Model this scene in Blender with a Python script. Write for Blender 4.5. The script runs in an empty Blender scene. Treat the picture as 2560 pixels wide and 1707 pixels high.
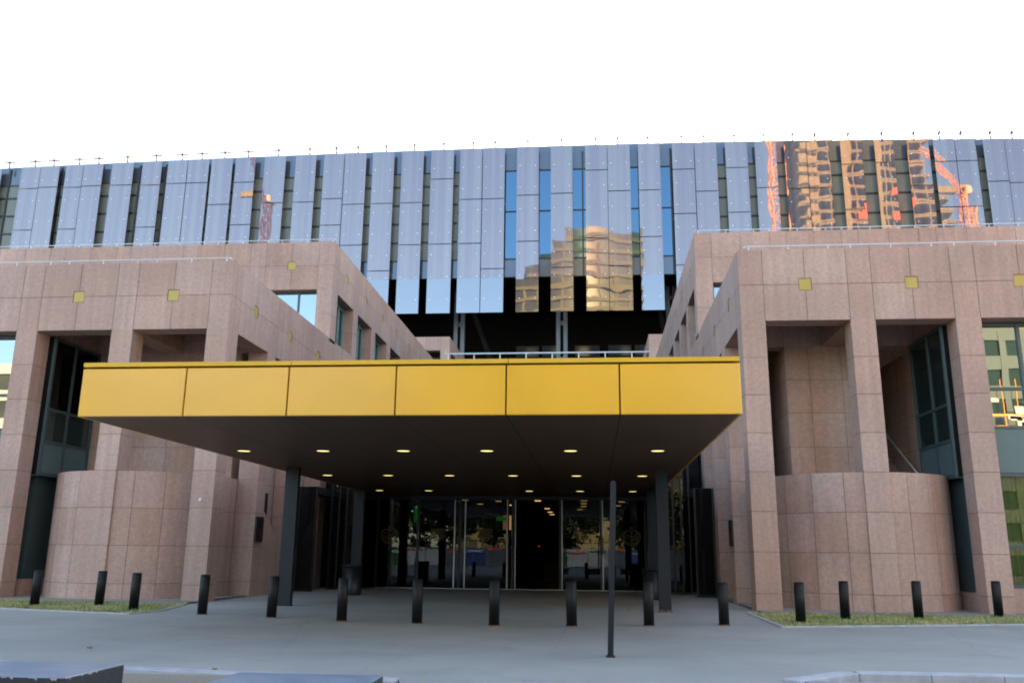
import bpy, math, random
from mathutils import Vector, Matrix
random.seed(7)
S = bpy.context.scene
COL = S.collection

# ------------------------------------------------------------------ camera
cam_d = bpy.data.cameras.new("camera")
cam_d.sensor_fit = 'HORIZONTAL'
cam_d.sensor_width = 36.0
cam_d.lens = 36.0 * 2160.83 / 2560.0
cam_d.clip_start = 0.1
cam_d.clip_end = 3000.0
cam = bpy.data.objects.new("camera", cam_d)
COL.objects.link(cam)
S.camera = cam
YAW, PITCH, ROLL = -0.095162, 0.238841, 0.010750
_f = Vector((math.sin(YAW) * math.cos(PITCH), math.cos(YAW) * math.cos(PITCH), math.sin(PITCH)))
_r = Vector((math.cos(YAW), -math.sin(YAW), 0))
_u = _r.cross(_f)
_r2 = _r * math.cos(ROLL) + _u * math.sin(ROLL)
_u2 = -_r * math.sin(ROLL) + _u * math.cos(ROLL)
M = Matrix((_r2, _u2, -_f)).transposed().to_4x4()
M.translation = Vector((0.0218, 0.1027, 1.6694))
cam.matrix_world = M

# ------------------------------------------------------------------ light
SUN_EL, SUN_AZ = math.radians(15.0), math.radians(16.0)      # low sun behind the court, a little to the right
w = bpy.data.worlds.new("World")
S.world = w
w.use_nodes = True
nt = w.node_tree
bg = nt.nodes["Background"]
sky = nt.nodes.new("ShaderNodeTexSky")
sky.sky_type = 'NISHITA'
sky.sun_disc = False
sky.sun_elevation = SUN_EL
sky.sun_rotation = SUN_AZ
sky.air_density = 1.0
sky.dust_density = 1.6
sky.ozone_density = 1.0
nt.links.new(sky.outputs[0], bg.inputs[0])
bg.inputs[1].default_value = 0.15
sun_d = bpy.data.lights.new("sun", 'SUN')
sun_d.energy = 4.8
sun_d.angle = math.radians(0.5)
sun_d.color = (1.0, 0.64, 0.26)
sun = bpy.data.objects.new("sun", sun_d)
COL.objects.link(sun)
sd = Vector((math.sin(SUN_AZ) * math.cos(SUN_EL), math.cos(SUN_AZ) * math.cos(SUN_EL), math.sin(SUN_EL)))
sun.rotation_euler = (-sd).to_track_quat('-Z', 'Y').to_euler()
sun.location = (40, 160, 80)
S.view_settings.view_transform = 'Standard'
S.view_settings.look = 'None'
S.view_settings.exposure = 2.58
S.view_settings.gamma = 1.0
S.view_settings.use_curve_mapping = False
S.cycles.filter_width = 1.9

# ------------------------------------------------------------------ materials
def new_mat(name):
    m = bpy.data.materials.new(name)
    m.use_nodes = True
    return m, m.node_tree, m.node_tree.nodes["Principled BSDF"]

def pmat(name, col, rough=0.6, metal=0.0, spec=0.5, var=0.12, scale=3.0, bump=0.0, bscale=40.0, coat=0.0):
    m, t, b = new_mat(name)
    tc = t.nodes.new("ShaderNodeNewGeometry")
    n = t.nodes.new("ShaderNodeTexNoise")
    n.inputs["Scale"].default_value = scale
    n.inputs["Detail"].default_value = 6
    t.links.new(tc.outputs["Position"], n.inputs["Vector"])
    mr = t.nodes.new("ShaderNodeMapRange")
    mr.inputs["To Min"].default_value = 1 - var
    mr.inputs["To Max"].default_value = 1 + var
    mr.inputs["From Min"].default_value = 0.25
    mr.inputs["From Max"].default_value = 0.75
    t.links.new(n.outputs["Fac"], mr.inputs["Value"])
    mx = t.nodes.new("ShaderNodeMix")
    mx.data_type = 'RGBA'
    mx.blend_type = 'MULTIPLY'
    mx.inputs["Factor"].default_value = 1
    mx.inputs["A"].default_value = (*col, 1)
    t.links.new(mr.outputs[0], mx.inputs["B"])
    t.links.new(mx.outputs["Result"], b.inputs["Base Color"])
    b.inputs["Roughness"].default_value = rough
    b.inputs["Metallic"].default_value = metal
    b.inputs["Specular IOR Level"].default_value = spec
    b.inputs["Coat Weight"].default_value = coat
    b.inputs["Coat Roughness"].default_value = 0.15
    if bump > 0:
        n2 = t.nodes.new("ShaderNodeTexNoise")
        n2.inputs["Scale"].default_value = bscale
        n2.inputs["Detail"].default_value = 4
        t.links.new(tc.outputs["Position"], n2.inputs["Vector"])
        bp = t.nodes.new("ShaderNodeBump")
        bp.inputs["Strength"].default_value = bump
        bp.inputs["Distance"].default_value = 0.01
        t.links.new(n2.outputs["Fac"], bp.inputs["Height"])
        t.links.new(bp.outputs[0], b.inputs["Normal"])
    return m

def granite_mat():
    m, t, b = new_mat("pink granite")
    g = t.nodes.new("ShaderNodeNewGeometry")
    def noise(sc, det, rough=0.6):
        n = t.nodes.new("ShaderNodeTexNoise")
        n.inputs["Scale"].default_value = sc
        n.inputs["Detail"].default_value = det
        n.inputs["Roughness"].default_value = rough
        t.links.new(g.outputs["Position"], n.inputs["Vector"])
        return n
    n1 = noise(9.0, 8, 0.72)
    r1 = t.nodes.new("ShaderNodeValToRGB")
    e = r1.color_ramp.elements
    e[0].position, e[0].color = 0.24, (0.305, 0.216, 0.190, 1)
    e[1].position, e[1].color = 0.76, (0.545, 0.345, 0.262, 1)
    k = r1.color_ramp.elements.new(0.5)
    k.color = (0.425, 0.284, 0.230, 1)
    t.links.new(n1.outputs["Fac"], r1.inputs["Fac"])
    n2 = noise(38.0, 3, 0.7)
    r2 = t.nodes.new("ShaderNodeMapRange")
    r2.inputs["From Min"].default_value = 0.3
    r2.inputs["From Max"].default_value = 0.7
    r2.inputs["To Min"].default_value = 0.85
    r2.inputs["To Max"].default_value = 1.15
    t.links.new(n2.outputs["Fac"], r2.inputs["Value"])
    n3 = noise(0.35, 3, 0.5)
    r3 = t.nodes.new("ShaderNodeMapRange")
    r3.inputs["From Min"].default_value = 0.3
    r3.inputs["From Max"].default_value = 0.7
    r3.inputs["To Min"].default_value = 0.86
    r3.inputs["To Max"].default_value = 1.1
    t.links.new(n3.outputs["Fac"], r3.inputs["Value"])
    # vertical rain streaks
    mp = t.nodes.new("ShaderNodeMapping")
    mp.inputs["Scale"].default_value = (5.0, 5.0, 0.25)
    t.links.new(g.outputs["Position"], mp.inputs["Vector"])
    n4 = t.nodes.new("ShaderNodeTexNoise")
    n4.inputs["Scale"].default_value = 1.0
    n4.inputs["Detail"].default_value = 4
    t.links.new(mp.outputs[0], n4.inputs["Vector"])
    r4 = t.nodes.new("ShaderNodeMapRange")
    r4.inputs["From Min"].default_value = 0.3
    r4.inputs["From Max"].default_value = 0.7
    r4.inputs["To Min"].default_value = 0.9
    r4.inputs["To Max"].default_value = 1.06
    t.links.new(n4.outputs["Fac"], r4.inputs["Value"])
    # slab to slab variation
    r5 = t.nodes.new("ShaderNodeMapRange")
    r5.inputs["To Min"].default_value = 0.96
    r5.inputs["To Max"].default_value = 1.04
    t.links.new(g.outputs["Random Per Island"], r5.inputs["Value"])
    last = r1.outputs["Color"]
    for r in (r2, r3, r4, r5):
        mx = t.nodes.new("ShaderNodeMix")
        mx.data_type = 'RGBA'
        mx.blend_type = 'MULTIPLY'
        mx.inputs["Factor"].default_value = 1
        t.links.new(last, mx.inputs["A"])
        t.links.new(r.outputs[0], mx.inputs["B"])
        last = mx.outputs["Result"]
    # slabs lean warmer or greyer
    hs = t.nodes.new("ShaderNodeHueSaturation")
    r6 = t.nodes.new("ShaderNodeMapRange")
    r6.inputs["To Min"].default_value = 1.08
    r6.inputs["To Max"].default_value = 0.92
    t.links.new(g.outputs["Random Per Island"], r6.inputs["Value"])
    t.links.new(r6.outputs[0], hs.inputs["Saturation"])
    t.links.new(last, hs.inputs["Color"])
    t.links.new(hs.outputs[0], b.inputs["Base Color"])
    b.inputs["Roughness"].default_value = 0.62
    b.inputs["Specular IOR Level"].default_value = 0.35
    return m

def mix_glass(name, tint, gloss_col, fac, rough=0.01, wav=0.0, wscale=0.5, transparent=False, bands=False):
    """a pane: part mirror, part either see-through or printed/opaque."""
    m, t, b = new_mat(name)
    t.nodes.remove(b)
    out = t.nodes["Material Output"]
    gl = t.nodes.new("ShaderNodeBsdfGlossy")
    gl.inputs["Color"].default_value = (*gloss_col, 1)
    gl.inputs["Roughness"].default_value = rough
    g = t.nodes.new("ShaderNodeNewGeometry")
    if transparent:
        df = t.nodes.new("ShaderNodeBsdfTransparent")
        df.inputs["Color"].default_value = (*tint, 1)
    else:
        df = t.nodes.new("ShaderNodeBsdfDiffuse")
        df.inputs["Color"].default_value = (*tint, 1)
    if bands:
        mp = t.nodes.new("ShaderNodeMapping")
        mp.inputs["Scale"].default_value = (1.6, 1.0, 0.01)
        t.links.new(g.outputs["Position"], mp.inputs["Vector"])
        nb = t.nodes.new("ShaderNodeTexNoise")
        nb.inputs["Scale"].default_value = 1.0
        nb.inputs["Detail"].default_value = 3
        t.links.new(mp.outputs[0], nb.inputs["Vector"])
        rp = t.nodes.new("ShaderNodeValToRGB")
        rp.color_ramp.elements[0].position = 0.38
        rp.color_ramp.elements[0].color = (tint[0] * 0.80, tint[1] * 0.78, tint[2] * 0.88, 1)
        rp.color_ramp.elements[1].position = 0.64
        rp.color_ramp.elements[1].color = (tint[0] * 1.12, tint[1] * 1.38, tint[2] * 1.20, 1)
        t.links.new(nb.outputs["Fac"], rp.inputs["Fac"])
        t.links.new(rp.outputs[0], df.inputs["Color"])
    if wav > 0:
        n = t.nodes.new("ShaderNodeTexNoise")
        n.inputs["Scale"].default_value = wscale
        n.inputs["Detail"].default_value = 1.5
        t.links.new(g.outputs["Position"], n.inputs["Vector"])
        bp = t.nodes.new("ShaderNodeBump")
        bp.inputs["Strength"].default_value = 1.0
        bp.inputs["Distance"].default_value = wav
        t.links.new(n.outputs["Fac"], bp.inputs["Height"])
        t.links.new(bp.outputs[0], gl.inputs["Normal"])
    lw = t.nodes.new("ShaderNodeFresnel")
    lw.inputs["IOR"].default_value = 1.5
    ad = t.nodes.new("ShaderNodeMath")
    ad.operation = 'ADD'
    ad.use_clamp = True
    ad.inputs[1].default_value = fac
    t.links.new(lw.outputs[0], ad.inputs[0])
    mx = t.nodes.new("ShaderNodeMixShader")
    t.links.new(ad.outputs[0], mx.inputs[0])
    t.links.new(df.outputs[0], mx.inputs[1])
    t.links.new(gl.outputs[0], mx.inputs[2])
    t.links.new(mx.outputs[0], out.inputs["Surface"])
    return m

def emit(name, col, st):
    m, t, b = new_mat(name)
    b.inputs["Base Color"].default_value = (*col, 1)
    b.inputs["Emission Color"].default_value = (*col, 1)
    b.inputs["Emission Strength"].default_value = st
    return m

def asphalt_mat(name, lo, hi, sc=1.0):
    m, t, b = new_mat(name)
    g = t.nodes.new("ShaderNodeNewGeometry")
    def noise(s, d):
        n = t.nodes.new("ShaderNodeTexNoise")
        n.inputs["Scale"].default_value = s
        n.inputs["Detail"].default_value = d
        n.inputs["Roughness"].default_value = 0.65
        t.links.new(g.outputs["Position"], n.inputs["Vector"])
        return n
    n1, n2 = noise(0.28 * sc, 6), noise(60, 3)
    mx = t.nodes.new("ShaderNodeMix")
    mx.data_type = 'RGBA'
    mx.inputs["A"].default_value = (*lo, 1)
    mx.inputs["B"].default_value = (*hi, 1)
    mr = t.nodes.new("ShaderNodeMapRange")
    mr.inputs["From Min"].default_value = 0.3
    mr.inputs["From Max"].default_value = 0.7
    t.links.new(n1.outputs["Fac"], mr.inputs["Value"])
    t.links.new(mr.outputs[0], mx.inputs["Factor"])
    m2 = t.nodes.new("ShaderNodeMix")
    m2.data_type = 'RGBA'
    m2.blend_type = 'MULTIPLY'
    m2.inputs["Factor"].default_value = 1
    r2 = t.nodes.new("ShaderNodeMapRange")
    r2.inputs["From Min"].default_value = 0.3
    r2.inputs["From Max"].default_value = 0.7
    r2.inputs["To Min"].default_value = 0.8
    r2.inputs["To Max"].default_value = 1.2
    t.links.new(n2.outputs["Fac"], r2.inputs["Value"])
    t.links.new(mx.outputs["Result"], m2.inputs["A"])
    t.links.new(r2.outputs[0], m2.inputs["B"])
    vo = t.nodes.new("ShaderNodeTexVoronoi")
    vo.feature = 'DISTANCE_TO_EDGE'
    vo.inputs["Scale"].default_value = 0.16
    wn = noise(1.3, 5)
    wm = t.nodes.new("ShaderNodeMix")
    wm.data_type = 'VECTOR'
    wm.inputs["Factor"].default_value = 0.35
    t.links.new(g.outputs["Position"], wm.inputs["A"])
    t.links.new(wn.outputs["Color"], wm.inputs["B"])
    t.links.new(wm.outputs["Result"], vo.inputs["Vector"])
    cr = t.nodes.new("ShaderNodeMapRange")
    cr.inputs["From Min"].default_value = 0.0
    cr.inputs["From Max"].default_value = 0.0035
    cr.inputs["To Min"].default_value = 0.90
    cr.inputs["To Max"].default_value = 1.0
    t.links.new(vo.outputs["Distance"], cr.inputs["Value"])
    n5 = noise(0.75, 7)
    st = t.nodes.new("ShaderNodeMapRange")
    st.inputs["From Min"].default_value = 0.56
    st.inputs["From Max"].default_value = 0.70
    st.inputs["To Min"].default_value = 1.0
    st.inputs["To Max"].default_value = 0.88
    t.links.new(n5.outputs["Fac"], st.inputs["Value"])
    last = m2.outputs["Result"]
    for q in (cr, st):
        m3 = t.nodes.new("ShaderNodeMix")
        m3.data_type = 'RGBA'
        m3.blend_type = 'MULTIPLY'
        m3.inputs["Factor"].default_value = 1
        t.links.new(last, m3.inputs["A"])
        t.links.new(q.outputs[0], m3.inputs["B"])
        last = m3.outputs["Result"]
    t.links.new(last, b.inputs["Base Color"])
    b.inputs["Roughness"].default_value = 0.85
    b.inputs["Specular IOR Level"].default_value = 0.25
    bp = t.nodes.new("ShaderNodeBump")
    bp.inputs["Strength"].default_value = 0.4
    bp.inputs["Distance"].default_value = 0.006
    t.links.new(n2.outputs["Fac"], bp.inputs["Height"])
    t.links.new(bp.outputs[0], b.inputs["Normal"])
    return m

GRAN = granite_mat()
GROUT = pmat("dark joint", (0.165, 0.115, 0.100), 0.9)
GOLD = pmat("gold plate", (0.42, 0.31, 0.075), 0.5, 0.15, var=0.08)
YEL = pmat("yellow lacquer", (0.76, 0.395, 0.018), 0.30, 0.0, 0.4, var=0.07, scale=0.5, bump=0.5, bscale=0.9, coat=0.15)
YLIP = pmat("yellow edge trim", (0.70, 0.40, 0.025), 0.45, 0.0, 0.3, var=0.05, scale=0.7)
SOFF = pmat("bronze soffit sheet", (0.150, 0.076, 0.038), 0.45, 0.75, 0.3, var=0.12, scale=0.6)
BLACK = pmat("black painted steel", (0.012, 0.013, 0.014), 0.42, 0.0, 0.5, var=0.2, scale=6)
BOLL = pmat("black bollard paint", (0.0045, 0.0050, 0.0050), 0.5, 0.0, 0.3, var=0.25, scale=9)
POST = pmat("anthracite post paint", (0.012, 0.014, 0.018), 0.45, 0.0, 0.3, var=0.1)
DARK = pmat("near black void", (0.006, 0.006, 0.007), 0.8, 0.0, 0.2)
TEAL = pmat("grey green window metal", (0.055, 0.085, 0.088), 0.40, 0.1, 0.5, var=0.08)
SIDEF = pmat("pale teal window frame", (0.17, 0.29, 0.30), 0.4, 0.1, 0.5, var=0.06)
TEALP = pmat("grey green spandrel", (0.095, 0.150, 0.155), 0.45, 0.1, 0.5, var=0.06)
STEEL = pmat("brushed steel", (0.46, 0.47, 0.48), 0.30, 0.9)
RAIL = pmat("pale painted rail", (0.55, 0.58, 0.60), 0.4, 0.1)
STONE = pmat("pale kerb stone", (0.36, 0.36, 0.37), 0.8, var=0.22, scale=4, bump=0.3)
PLIN = pmat("paving slab", (0.25, 0.225, 0.21), 0.85, var=0.18, scale=3)
RUST = pmat("rusty anchor", (0.16, 0.085, 0.05), 0.85, var=0.35, scale=18)
PAINT = pmat("white road paint", (0.62, 0.63, 0.63), 0.75, var=0.15, scale=8)
ASPH = asphalt_mat("forecourt asphalt", (0.262, 0.252, 0.224), (0.345, 0.328, 0.290))
ROAD = asphalt_mat("road asphalt", (0.24, 0.235, 0.23), (0.31, 0.30, 0.285), 2)
SOIL = pmat("lawn soil", (0.150, 0.150, 0.065), 0.95, var=0.35, scale=3)
CURT = pmat("yellow green curtain", (0.36, 0.33, 0.060), 0.8, var=0.15, scale=2)
PANEL = mix_glass("printed facade glass", (0.195, 0.160, 0.190), (0.290, 0.255, 0.255), 0.42, 0.015, wav=0.007, wscale=0.32, bands=True)
PLOW = mix_glass("clear facade glass", (0.060, 0.062, 0.080), (0.32, 0.32, 0.34), 0.46, 0.015, wav=0.010, wscale=0.32)
FIX = pmat("steel glass fixing", (0.75, 0.76, 0.80), 0.35, 0.3)
INGL = mix_glass("sky tinted inner glazing", (0.010, 0.025, 0.045), (0.135, 0.225, 0.315), 0.45, 0.02, wav=0.004, wscale=0.25)  # blue of the mirrored sky is put into the gloss colour
INOL = mix_glass("unreflecting inner glazing", (0.19, 0.20, 0.175), (0.25, 0.26, 0.26), 0.02, 0.05)  # matte olive; the missing sky reflection is put into the colour
INSP = mix_glass("inner spandrel", (0.090, 0.105, 0.125), (0.35, 0.42, 0.5), 0.10, 0.1)
MULL = pmat("dark mullion", (0.020, 0.022, 0.024), 0.5)
COLM = pmat("grey blue column paint", (0.10, 0.125, 0.155), 0.5)
WINB = mix_glass("window pane", (0.010, 0.014, 0.016), (0.44, 0.50, 0.53), 0.42, 0.01, wav=0.003, wscale=0.5)
WIND = mix_glass("dim window pane", (0.022, 0.034, 0.033), (0.45, 0.55, 0.55), 0.12, 0.01, wav=0.003, wscale=0.5)
WINC = mix_glass("clear window pane", (0.72, 0.80, 0.76), (0.45, 0.5, 0.5), 0.03, 0.01, transparent=True)
DOORG = mix_glass("entrance glass", (0.50, 0.51, 0.52), (0.40, 0.43, 0.45), 0.06, 0.005, wav=0.002, wscale=0.6, transparent=True)
WLOB = mix_glass("dark lobby glass", (0.005, 0.006, 0.007), (0.32, 0.36, 0.38), 0.05, 0.01, wav=0.002, wscale=0.5)
BLIND = pmat("olive window blind", (0.15, 0.125, 0.04), 0.8)
DGOLD = pmat("dull gold film", (0.14, 0.09, 0.03), 0.6, 0.1)
LAMP = emit("warm lamp lens", (1.0, 0.82, 0.30), 0.27)
LAMP2 = emit("lobby lamp lens", (1.0, 0.60, 0.20), 0.17)
OFFL = pmat("unlit lamp lens", (0.05, 0.045, 0.035), 0.3)
GREEN = emit("green exit light", (0.05, 0.9, 0.10), 0.03)
REDL = emit("small red lamp", (0.9, 0.06, 0.03), 0.12)
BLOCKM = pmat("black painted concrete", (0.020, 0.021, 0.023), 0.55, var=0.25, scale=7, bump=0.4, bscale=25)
BLTOP = pmat("sky sheen block top", (0.17, 0.215, 0.27), 0.30, 0.0, 0.9, var=0.22, scale=4)  # pale blue of the reflected sky is put into the base colour
CHIP = pmat("chipped bare concrete", (0.42, 0.36, 0.32), 0.9, var=0.2, scale=10)
CONC = pmat("raw tower concrete", (0.33, 0.26, 0.135), 0.85, var=0.15, scale=0.4)
CONCD = pmat("shaded tower recess", (0.030, 0.021, 0.014), 0.9, var=0.3, scale=0.3)  # dark tone of the concrete paints the shade between the open floors
BEIGE = pmat("beige tower cladding", (0.145, 0.138, 0.085), 0.7, var=0.12, scale=0.25)
BWIN = pmat("tower window", (0.060, 0.068, 0.060), 0.35, var=0.3, scale=0.3)
ORANGE = pmat("orange crane paint", (1.0, 0.36, 0.004), 0.5)
REDP = pmat("red crane paint", (0.11, 0.022, 0.012), 0.5)
ORMESH = pmat("orange safety mesh", (0.75, 0.13, 0.03), 0.8)
WHITE = pmat("white render", (0.62, 0.61, 0.58), 0.8, var=0.06)
PALEG = pmat("pale green cladding", (0.085, 0.125, 0.140), 0.6, var=0.08)
HOARD = pmat("hoarding sheet", (0.16, 0.18, 0.20), 0.7, var=0.4, scale=0.6)
BARK = pmat("bark", (0.06, 0.045, 0.03), 0.9)
LEAF = pmat("tree leaves", (0.055, 0.085, 0.022), 0.6, var=0.5, scale=2)
LEAFY = pmat("fallen yellow leaf", (0.35, 0.22, 0.03), 0.7)
LEAFG = pmat("fallen green leaf", (0.12, 0.24, 0.04), 0.7)
PAPER = pmat("scrap paper", (0.55, 0.46, 0.38), 0.8)

def grass_mat():
    m, t, b = new_mat("grass blade")
    g = t.nodes.new("ShaderNodeNewGeometry")
    n = t.nodes.new("ShaderNodeTexNoise")
    n.inputs["Scale"].default_value = 0.9
    n.inputs["Detail"].default_value = 4
    t.links.new(g.outputs["Position"], n.inputs["Vector"])
    ad = t.nodes.new("ShaderNodeMath")
    ad.operation = 'MULTIPLY_ADD'
    ad.inputs[1].default_value = 0.5
    t.links.new(g.outputs["Random Per Island"], ad.inputs[0])
    sb = t.nodes.new("ShaderNodeMath")
    sb.operation = 'SUBTRACT'
    sb.inputs[1].default_value = 0.22
    t.links.new(n.outputs["Fac"], sb.inputs[0])
    t.links.new(sb.outputs[0], ad.inputs[2])
    r = t.nodes.new("ShaderNodeValToRGB")
    e = r.color_ramp.elements
    e[0].position, e[0].color = 0.18, (0.125, 0.180, 0.045, 1)
    e[1].position, e[1].color = 0.72, (0.50, 0.44, 0.21, 1)
    k = e.new(0.44)
    k.color = (0.230, 0.280, 0.095, 1)
    t.links.new(ad.outputs[0], r.inputs["Fac"])
    t.links.new(r.outputs[0], b.inputs["Base Color"])
    b.inputs["Roughness"].default_value = 0.7
    return m
GRASS = grass_mat()

# ------------------------------------------------------------------ mesh helpers
WL = {}                                     # world location of every empty / part

class MB:
    def __init__(s):
        s.v, s.f, s.mi, s.sm = [], [], [], []
    def poly(s, pts, mi=0, sm=False):
        k = len(s.v)
        s.v += [tuple(p) for p in pts]
        s.f.append(list(range(k, k + len(pts))))
        s.mi.append(mi)
        s.sm.append(sm)
    def box(s, x0, x1, y0, y1, z0, z1, mi=0, bev=0.0):
        if x0 > x1: x0, x1 = x1, x0
        if y0 > y1: y0, y1 = y1, y0
        if z0 > z1: z0, z1 = z1, z0
        if bev <= 0:
            k = len(s.v)
            s.v += [(x0, y0, z0), (x1, y0, z0), (x1, y1, z0), (x0, y1, z0), (x0, y0, z1), (x1, y0, z1), (x1, y1, z1), (x0, y1, z1)]
            for q in ((0, 3, 2, 1), (4, 5, 6, 7), (0, 1, 5, 4), (1, 2, 6, 5), (2, 3, 7, 6), (3, 0, 4, 7)):
                s.f.append([k + i for i in q]); s.mi.append(mi); s.sm.append(False)
        else:
            # chamfered vertical edges and top
            b = bev
            ring = [(x0 + b, y0), (x1 - b, y0), (x1, y0 + b), (x1, y1 - b), (x1 - b, y1), (x0 + b, y1), (x0, y1 - b), (x0, y0 + b)]
            cx, cy = (x0 + x1) / 2, (y0 + y1) / 2
            def inset(p): return (p[0] + (b if p[0] < cx else -b) * 0.9, p[1] + (b if p[1] < cy else -b) * 0.9)
            levels = [[(p[0], p[1], z0) for p in ring], [(p[0], p[1], z1 - b) for p in ring], [(*inset(p), z1) for p in ring]]
            s.rings(levels, mi, caps=True)
    def rings(s, levels, mi=0, caps=True, sm=False, closed=True):
        k = len(s.v)
        n = len(levels[0])
        for l in levels: s.v += [tuple(p) for p in l]
        for i in range(len(levels) - 1):
            for j in range(n if closed else n - 1):
                a, b = k + i * n + j, k + i * n + (j + 1) % n
                s.f.append([a, b, b + n, a + n]); s.mi.append(mi); s.sm.append(sm)
        if caps:
            s.f.append([k + j for j in reversed(range(n))]); s.mi.append(mi); s.sm.append(False)
            s.f.append([k + (len(levels) - 1) * n + j for j in range(n)]); s.mi.append(mi); s.sm.append(False)
    def lathe(s, cx, cy, prof, n=24, mi=0, sm=True):
        s.rings([[(cx + r * math.cos(2 * math.pi * j / n), cy + r * math.sin(2 * math.pi * j / n), z) for j in range(n)] for r, z in prof], mi, True, sm)
    def tube(s, a, b, r, n=8, mi=0, r2=None):
        a, b = Vector(a), Vector(b)
        d = (b - a).normalized()
        u = d.orthogonal().normalized()
        v = d.cross(u)
        r2 = r if r2 is None else r2
        s.rings([[p + (u * math.cos(2 * math.pi * j / n) + v * math.sin(2 * math.pi * j / n)) * q for j in range(n)] for p, q in ((a, r), (b, r2))], mi, True, n > 6)
    def bar(s, a, b, w, mi=0):
        s.tube(a, b, w * 0.7, 4, mi)
    def build(s, name, mats, parent=None, base=None):
        if not isinstance(mats, (list, tuple)): mats = [mats]
        o = WL[parent.name] if parent is not None else (base or (0, 0, 0))
        me = bpy.data.meshes.new(name)
        me.from_pydata([(p[0] - o[0], p[1] - o[1], p[2] - o[2]) for p in s.v], [], s.f)
        for m in mats: me.materials.append(m)
        for p, i, q in zip(me.polygons, s.mi, s.sm):
            p.material_index = i
            p.use_smooth = q
        me.update()
        ob = bpy.data.objects.new(name, me)
        COL.objects.link(ob)
        if parent is not None: ob.parent = parent
        else: ob.location = o
        WL[ob.name] = o
        return ob

def tag(o, label=None, cat=None, group=None, kind=None):
    if label: o["label"] = label
    if cat: o["category"] = cat
    if group: o["group"] = group
    if kind: o["kind"] = kind
    return o

def thing(name, loc, label, cat, group=None):
    o = bpy.data.objects.new(name, None)
    COL.objects.link(o)
    o.location = loc
    o.empty_display_size = 0.3
    WL[o.name] = tuple(loc)
    return tag(o, label, cat, group)

def copy_tree(o, loc, label=None, parent=None):
    c = o.copy()
    COL.objects.link(c)
    if parent is None:
        c.location = loc
        if label: c["label"] = label
    else:
        c.parent = parent
    for ch in list(o.children): copy_tree(ch, None, None, c)
    return c

def bx(name, mat, parent, *b, bev=0.0):
    m = MB(); m.box(*b, bev=bev)
    return m.build(name, mat, parent)

GAP = 0.0075
def tile_face(mb, ax, c, u0, u1, v0, v1, uj=(), vj=(), holes=()):
    """stone slabs on one plane; ax 'y': (u,v)=(x,z)  'x': (y,z)  'z': (x,y). holes: (uc,vc,half)"""
    if u0 > u1: u0, u1 = u1, u0
    us = [u0] + sorted(j for j in uj if u0 + 0.05 < j < u1 - 0.05) + [u1]
    vs = [v0] + sorted(j for j in vj if v0 + 0.05 < j < v1 - 0.05) + [v1]
    P = {'y': lambda u, v: (u, c, v), 'x': lambda u, v: (c, u, v), 'z': lambda u, v: (u, v, c)}[ax]
    for i in range(len(us) - 1):
        for j in range(len(vs) - 1):
            a, b = us[i] + (GAP if i else 0), us[i + 1] - (GAP if i < len(us) - 2 else 0)
            d, e = vs[j] + (GAP if j else 0), vs[j + 1] - (GAP if j < len(vs) - 2 else 0)
            pts = []
            corners = [(a, d), (b, d), (b, e), (a, e)]
            for q, (u, v) in enumerate(corners):
                hit = None
                for (uc, vc, h) in holes:
                    if abs(u - uc) < h and abs(v - vc) < h: hit = (uc, vc, h)
                if hit:
                    uc, vc, h = hit
                    uu = uc + (h if (a + b) / 2 > uc else -h)
                    vv = vc + (h if (d + e) / 2 > vc else -h)
                    seq = [(u, vv), (uu, vv), (uu, v)]
                    if q in (1, 3): seq.reverse()
                    pts += seq
                else:
                    pts.append((u, v))
            mb.poly([P(u, v) for u, v in pts])

INS = 0.03
def gbox(mb, x0, x1, y0, y1, z0, z1, faces, xj=(), yj=(), zj=(), hy=(), hx=(), core=True):
    """box clad in slabs on the listed faces: f front(-y) b back l left(-x) r right u under t top"""
    if x0 > x1: x0, x1 = x1, x0
    if core:
        mb.box(x0 + (INS if 'l' in faces else 0.001), x1 - (INS if 'r' in faces else 0.001), y0 + (INS if 'f' in faces else 0.001), y1 - (INS if 'b' in faces else 0.001), z0 + (INS if 'u' in faces else 0.001), z1 - (INS if 't' in faces else 0.001), 1)
    if 'f' in faces: tile_face(mb, 'y', y0, x0, x1, z0, z1, xj, zj, hy)
    if 'b' in faces: tile_face(mb, 'y', y1, x0, x1, z0, z1, xj, zj)
    if 'l' in faces: tile_face(mb, 'x', x0, y0, y1, z0, z1, yj, zj, hx)
    if 'r' in faces: tile_face(mb, 'x', x1, y0, y1, z0, z1, yj, zj, hx)
    if 'u' in faces: tile_face(mb, 'z', z0, x0, x1, y0, y1, xj, yj)
    if 't' in faces: tile_face(mb, 'z', z1, x0, x1, y0, y1, xj, yj)

ROW = 1.222
ZR = [9.09 + ROW * k for k in range(-8, 12)]
G2 = [GRAN, GROUT]

# ------------------------------------------------------------------ ground
m = MB(); m.poly([(-900, -900, -0.13), (900, -900, -0.13), (900, 900, -0.13), (-900, 900, -0.13)])
tag(m.build("road", ROAD), kind="structure")
m = MB()
front = [(-60, 12.2), (-2.6, 12.2), (-1.6, 8.0), (1.6, 8.0), (2.9, 13.2), (3.9, 14.1), (60, 14.1)]
for i in range(len(front) - 1):
    (xa, ya), (xb, yb) = front[i], front[i + 1]
    m.poly([(xa, ya, 0), (xb, yb, 0), (xb, 130, 0), (xa, 130, 0)])
    m.poly([(xa, ya, -0.13), (xb, yb, -0.13), (xb, yb, 0), (xa, ya, 0)])
tag(m.build("forecourt", ASPH), kind="structure")

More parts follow.
